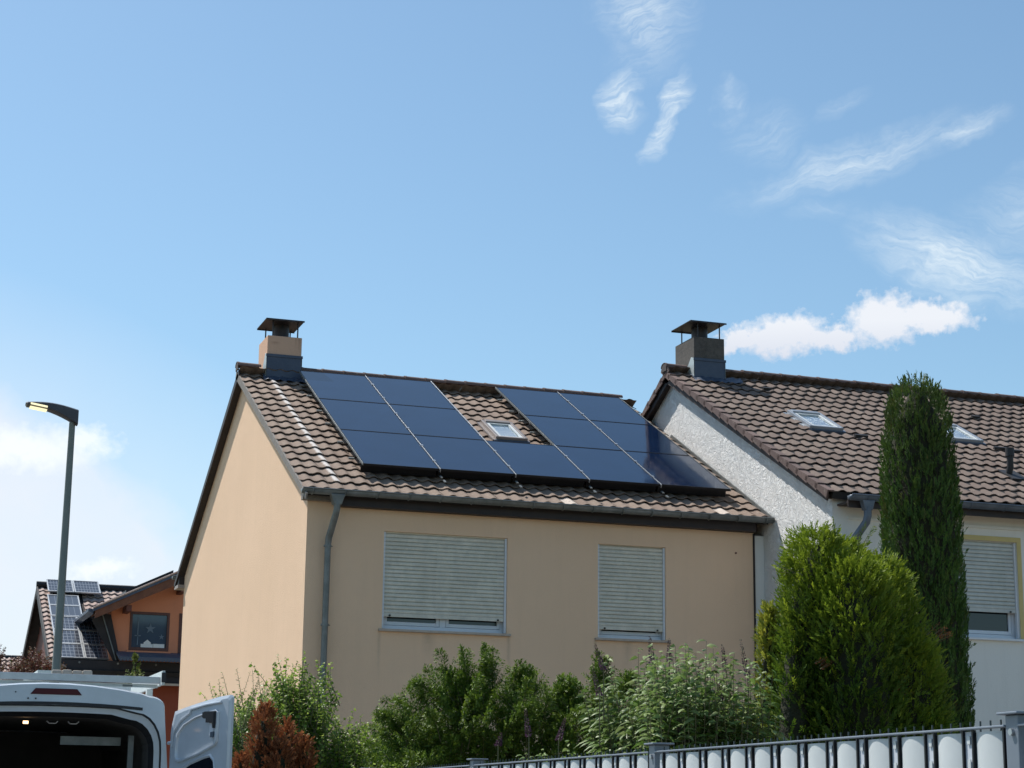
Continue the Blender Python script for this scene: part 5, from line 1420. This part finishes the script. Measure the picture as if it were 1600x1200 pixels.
# yew with arching shoots
yw = thing('yew_bush', 'dark green yew with feathery arching shoots under the shuttered windows', 'bush', (5.7, 17.2, 0))
def plumes(P0, D0, L, parent, material='leaf_yew', nside=18, name='foliage'):
    """feathery sprays: a main shoot with side shoots on both flanks, each set with needles"""
    n = len(P0); D0 = nrm(D0); L = np.asarray(L)
    bend = RNG.uniform(.15, .55, n)
    u = np.linspace(.08, 1.0, nside)
    Pu = P0[:, None, :] + D0[:, None, :]*(L[:, None]*u[None, :])[..., None]
    Pu[:, :, 2] -= (bend*L)[:, None]*u[None, :]**2*.5
    T = np.repeat(D0[:, None, :], nside, 1).copy(); T[:, :, 2] -= bend[:, None]*u[None, :]; T = nrm(T)
    A = nrm(np.cross(D0, RNG.normal(size=(n, 3))*.5 + np.array([.2, -1.0, .3])))
    sg = np.where(np.arange(nside) % 2 == 0, 1, -1)[None, :, None]
    Ds = T*.75 + A[:, None, :]*sg*.75*(1-u[None, :, None]*.6) + RNG.normal(size=(n, nside, 3))*.14
    Ls = (.17*(1-u)**.7 + .05)[None, :]*RNG.uniform(.7, 1.3, (n, nside))
    shoots(Pu.reshape(-1, 3), Ds.reshape(-1, 3), Ls.ravel(), 15, .044, .0135, material, parent, droop=.08, rank='two', tone_tip=.55, stems=False, ang=.85, bend=.25, tonevar=.08, fold=0, name=name)
    shoots(P0, D0, L, 34, .044, .0125, material, parent, droop=.05, rank='two', tone_tip=.4, stem_r=.006, ang=.85, bend=float(bend.mean()), tonevar=.08, fold=0, name=name)
P0 = []; DD = []; LL = []
for cx, hz, wd, k_n in ((5.02, 2.54, .30, 60), (5.38, 2.72, .28, 60), (5.66, 2.80, .26, 56), (5.98, 2.66, .28, 52), (6.25, 2.56, .24, 46), (6.60, 2.76, .22, 54), (6.86, 2.70, .20, 44), (4.82, 2.26, .30, 50)):
    for k_ in range(k_n):
        P0.append((cx+random.uniform(-wd, wd), 17.1+random.uniform(-.45, .3), hz-.28-1.0*random.random()**1.3)); DD.append((random.gauss(-.1, .4), random.gauss(-.3, .35), random.uniform(.5, 1.1))); LL.append(random.uniform(.26, .46))
    MB().tube([(5.8, 17.2, 0), (5.8+(cx-5.8)*.6, 17.2, .9), (cx, 17.2, hz-.5)], [.05, .03, .012], 7).build('limb', 'bark', yw, smooth=True)
lead = [(5.22, 17.0, 2.66, -.75, .75, .52), (5.30, 17.0, 2.60, -.35, .9, .48), (5.62, 17.0, 2.70, -.10, 1, .44), (5.80, 17.1, 2.64, .45, .9, .40), (5.02, 17.1, 2.42, -.7, .6, .44), (6.02, 17, 2.66, -.2, 1, .38), (6.66, 17, 2.68, .15, 1, .42), (6.88, 17.1, 2.64, .5, .9, .42), (6.45, 17, 2.60, -.4, 1, .34), (4.82, 17, 2.28, -.6, .7, .34), (6.22, 17, 2.58, .4, 1, .34), (5.42, 17, 2.66, -.25, 1, .42)]
for a in lead:
    for k_ in range(6):
        P0.append((a[0]+random.uniform(-.05, .05), a[1]+random.uniform(-.1, .1), a[2]-random.uniform(-.02, .2))); DD.append((a[3]+random.uniform(-.15, .15), random.uniform(-.15, .15), a[4])); LL.append(a[5]*random.uniform(.75, 1.1))
plumes(np.array(P0), np.array(DD), np.array(LL), yw)
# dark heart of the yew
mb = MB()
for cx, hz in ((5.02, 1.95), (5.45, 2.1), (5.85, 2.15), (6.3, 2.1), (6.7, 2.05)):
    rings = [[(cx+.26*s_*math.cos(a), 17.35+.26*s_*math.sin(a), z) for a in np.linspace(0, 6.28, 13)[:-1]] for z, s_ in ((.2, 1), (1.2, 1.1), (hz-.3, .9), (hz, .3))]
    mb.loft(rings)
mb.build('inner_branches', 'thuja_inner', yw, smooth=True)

# mixed leafy shrub in front of the gable corner
sb_ = thing('leafy_shrub', 'loose light green leafy shrub at the foot of the peach gable corner', 'bush', (4.6, 20, 0))
def leafy(n, xr, yr, hz, var, parent, L=(.45, .8), nl=22, ll=.062, lw=.034, lean=0.0, m_='leaf_shrub'):
    x = RNG.uniform(*xr, n); y = RNG.uniform(*yr, n)
    h = np.interp(x, *hz) + RNG.uniform(-var, .10, n); Ls = RNG.uniform(*L, n)
    P0 = np.stack([x, y, h-Ls*.9], 1)
    D0 = np.stack([RNG.normal(size=n)*.28+lean, RNG.normal(size=n)*.25, np.ones(n)], 1)
    shoots(P0, D0, Ls, nl, ll, lw, m_, parent, droop=.0, tone_tip=.7, stem_r=.006, ang=.95, bend=.12, tonevar=.22, curl=.35)
leafy(1700, (3.66, 5.85), (19.6, 20.5), ([3.6, 3.9, 4.15, 4.35, 4.55, 4.85, 5.2, 5.6, 5.9], [2.72, 2.80, 2.62, 3.02, 2.92, 2.52, 2.45, 2.50, 2.2]), 1.25, sb_)
leafy(26, (4.28, 4.50), (19.8, 20.2), ([4, 5], [3.12, 3.12]), .35, sb_, (.4, .6))
leafy(8, (4.80, 4.90), (19.8, 20.2), ([4, 5], [3.05, 3.08]), .3, sb_, (.5, .6))
leafy(10, (5.55, 5.68), (19.8, 20.2), ([5, 6], [2.70, 2.74]), .25, sb_, (.4, .5))
for i in range(8): MB().tube([(4.6, 20, 0), (4.6+(i-3.5)*.12, 20, 1.0), (4.6+(i-3.5)*.25, 20, 2.1)], [.025, .018, .008], 6).build('stem', 'bark', sb_)
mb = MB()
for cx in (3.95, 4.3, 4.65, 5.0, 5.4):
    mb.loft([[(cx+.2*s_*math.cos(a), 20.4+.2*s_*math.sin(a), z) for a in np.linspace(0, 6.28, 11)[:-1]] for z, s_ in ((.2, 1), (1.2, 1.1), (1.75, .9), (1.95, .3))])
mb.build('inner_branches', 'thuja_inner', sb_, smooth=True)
# wispy seed heads standing above the shrub on the left
ws = thing('goldenrod', 'wispy weeds with brown seed heads rising beside the open van door', 'weeds', (3.85, 19.2, 0))
leafy(34, (3.50, 4.05), (19.0, 19.6), ([3.5, 4.1], [2.88, 2.92]), .45, ws, (.5, .8), 34, .045, .010, m_='leaf_buddleja')

# browned dead conifer
bc = thing('brown_conifer', 'rusty brown dead conifer beside the open van door', 'bush', (3.6, 17, 0))
for i, (cx, cy, z1, Rm, nt) in enumerate(((3.50, 17.0, 2.50, .17, 1300), (3.72, 17.05, 2.36, .15, 1000), (3.87, 17.0, 2.22, .12, 800), (3.30, 17.0, 2.06, .13, 800), (3.62, 16.85, 2.2, .16, 900))):
    lobe(bc, cx, cy, .2, z1, Rm, nt, 60+i, 'leaf_brown', .25, .09, .1, depth=.4, bl=(.024, .010), amp=.2)
    MB().tube([(cx, cy, 0), (cx, cy, z1-.3)], [.03, .01], 6).build('stem', 'bark', bc)
# ferny green and yellow leaves at the lower edge between shrub and fence
lowb = thing('low_shrub', 'low mixed shrub with yellowing leaves between the brown conifer and the fence', 'bush', (4.3, 16.6, 0))
leafy(90, (4.05, 4.9), (16.3, 17.0), ([4.0, 4.3, 4.9], [1.95, 1.92, 1.90]), .5, lowb, (.3, .5), 18, .05, .024)

# reddish small tree far left, and a sprig near the orange house
rt = thing('red_leaved_tree', 'dark red leaved tree in front of the far tiled roofs', 'tree', (3.85, 46, 0))
MB().tube([(3.85, 46, 0), (3.85, 46, 4.0)], [.1, .04], 8).build('trunk', 'bark', rt)
leafy(520, (3.3, 4.62), (45.4, 46.6), ([3.3, 3.6, 3.9, 4.25, 4.65], [4.70, 4.95, 5.12, 4.98, 4.75]), 1.3, rt, (.4, .7), 20, .075, .05, m_='leaf_red')
rt2 = thing('red_leaved_tree', 'dark leaved treetop rising above the far roof at the left edge', 'tree', (3.6, 58, 0))
MB().tube([(3.55, 58, 0), (3.6, 58, 6.0)], [.1, .03], 8).build('trunk', 'bark', rt2)
leafy(60, (3.5, 4.12), (57.6, 58.4), ([3.5, 4.12], [6.25, 6.15]), .5, rt2, (.3, .5), 16, .08, .05, m_='leaf_red')
sp = thing('potted_conifer', 'small bright green conifer in front of the dark orange house base', 'plant', (6.95, 48, 0))
lobe(sp, 6.60, 48, 4.6, 5.30, .06, 60, 71, 'leaf_garden', .5, .09, .3, depth=.5, core=False, bl=(.05, .022))
MB().tube([(6.60, 48, 0), (6.60, 48, 4.9)], [.06, .02], 6).build('stem', 'bark', sp)
gb = thing('garden_bush', 'green bush showing between the van roof rack and the orange house', 'bush', (5.6, 38, 0))
leafy(60, (5.05, 5.35), (37.6, 38.4), ([5, 6], [4.18, 4.12]), .5, gb, (.3, .5), 16, .07, .04, m_='leaf_garden')
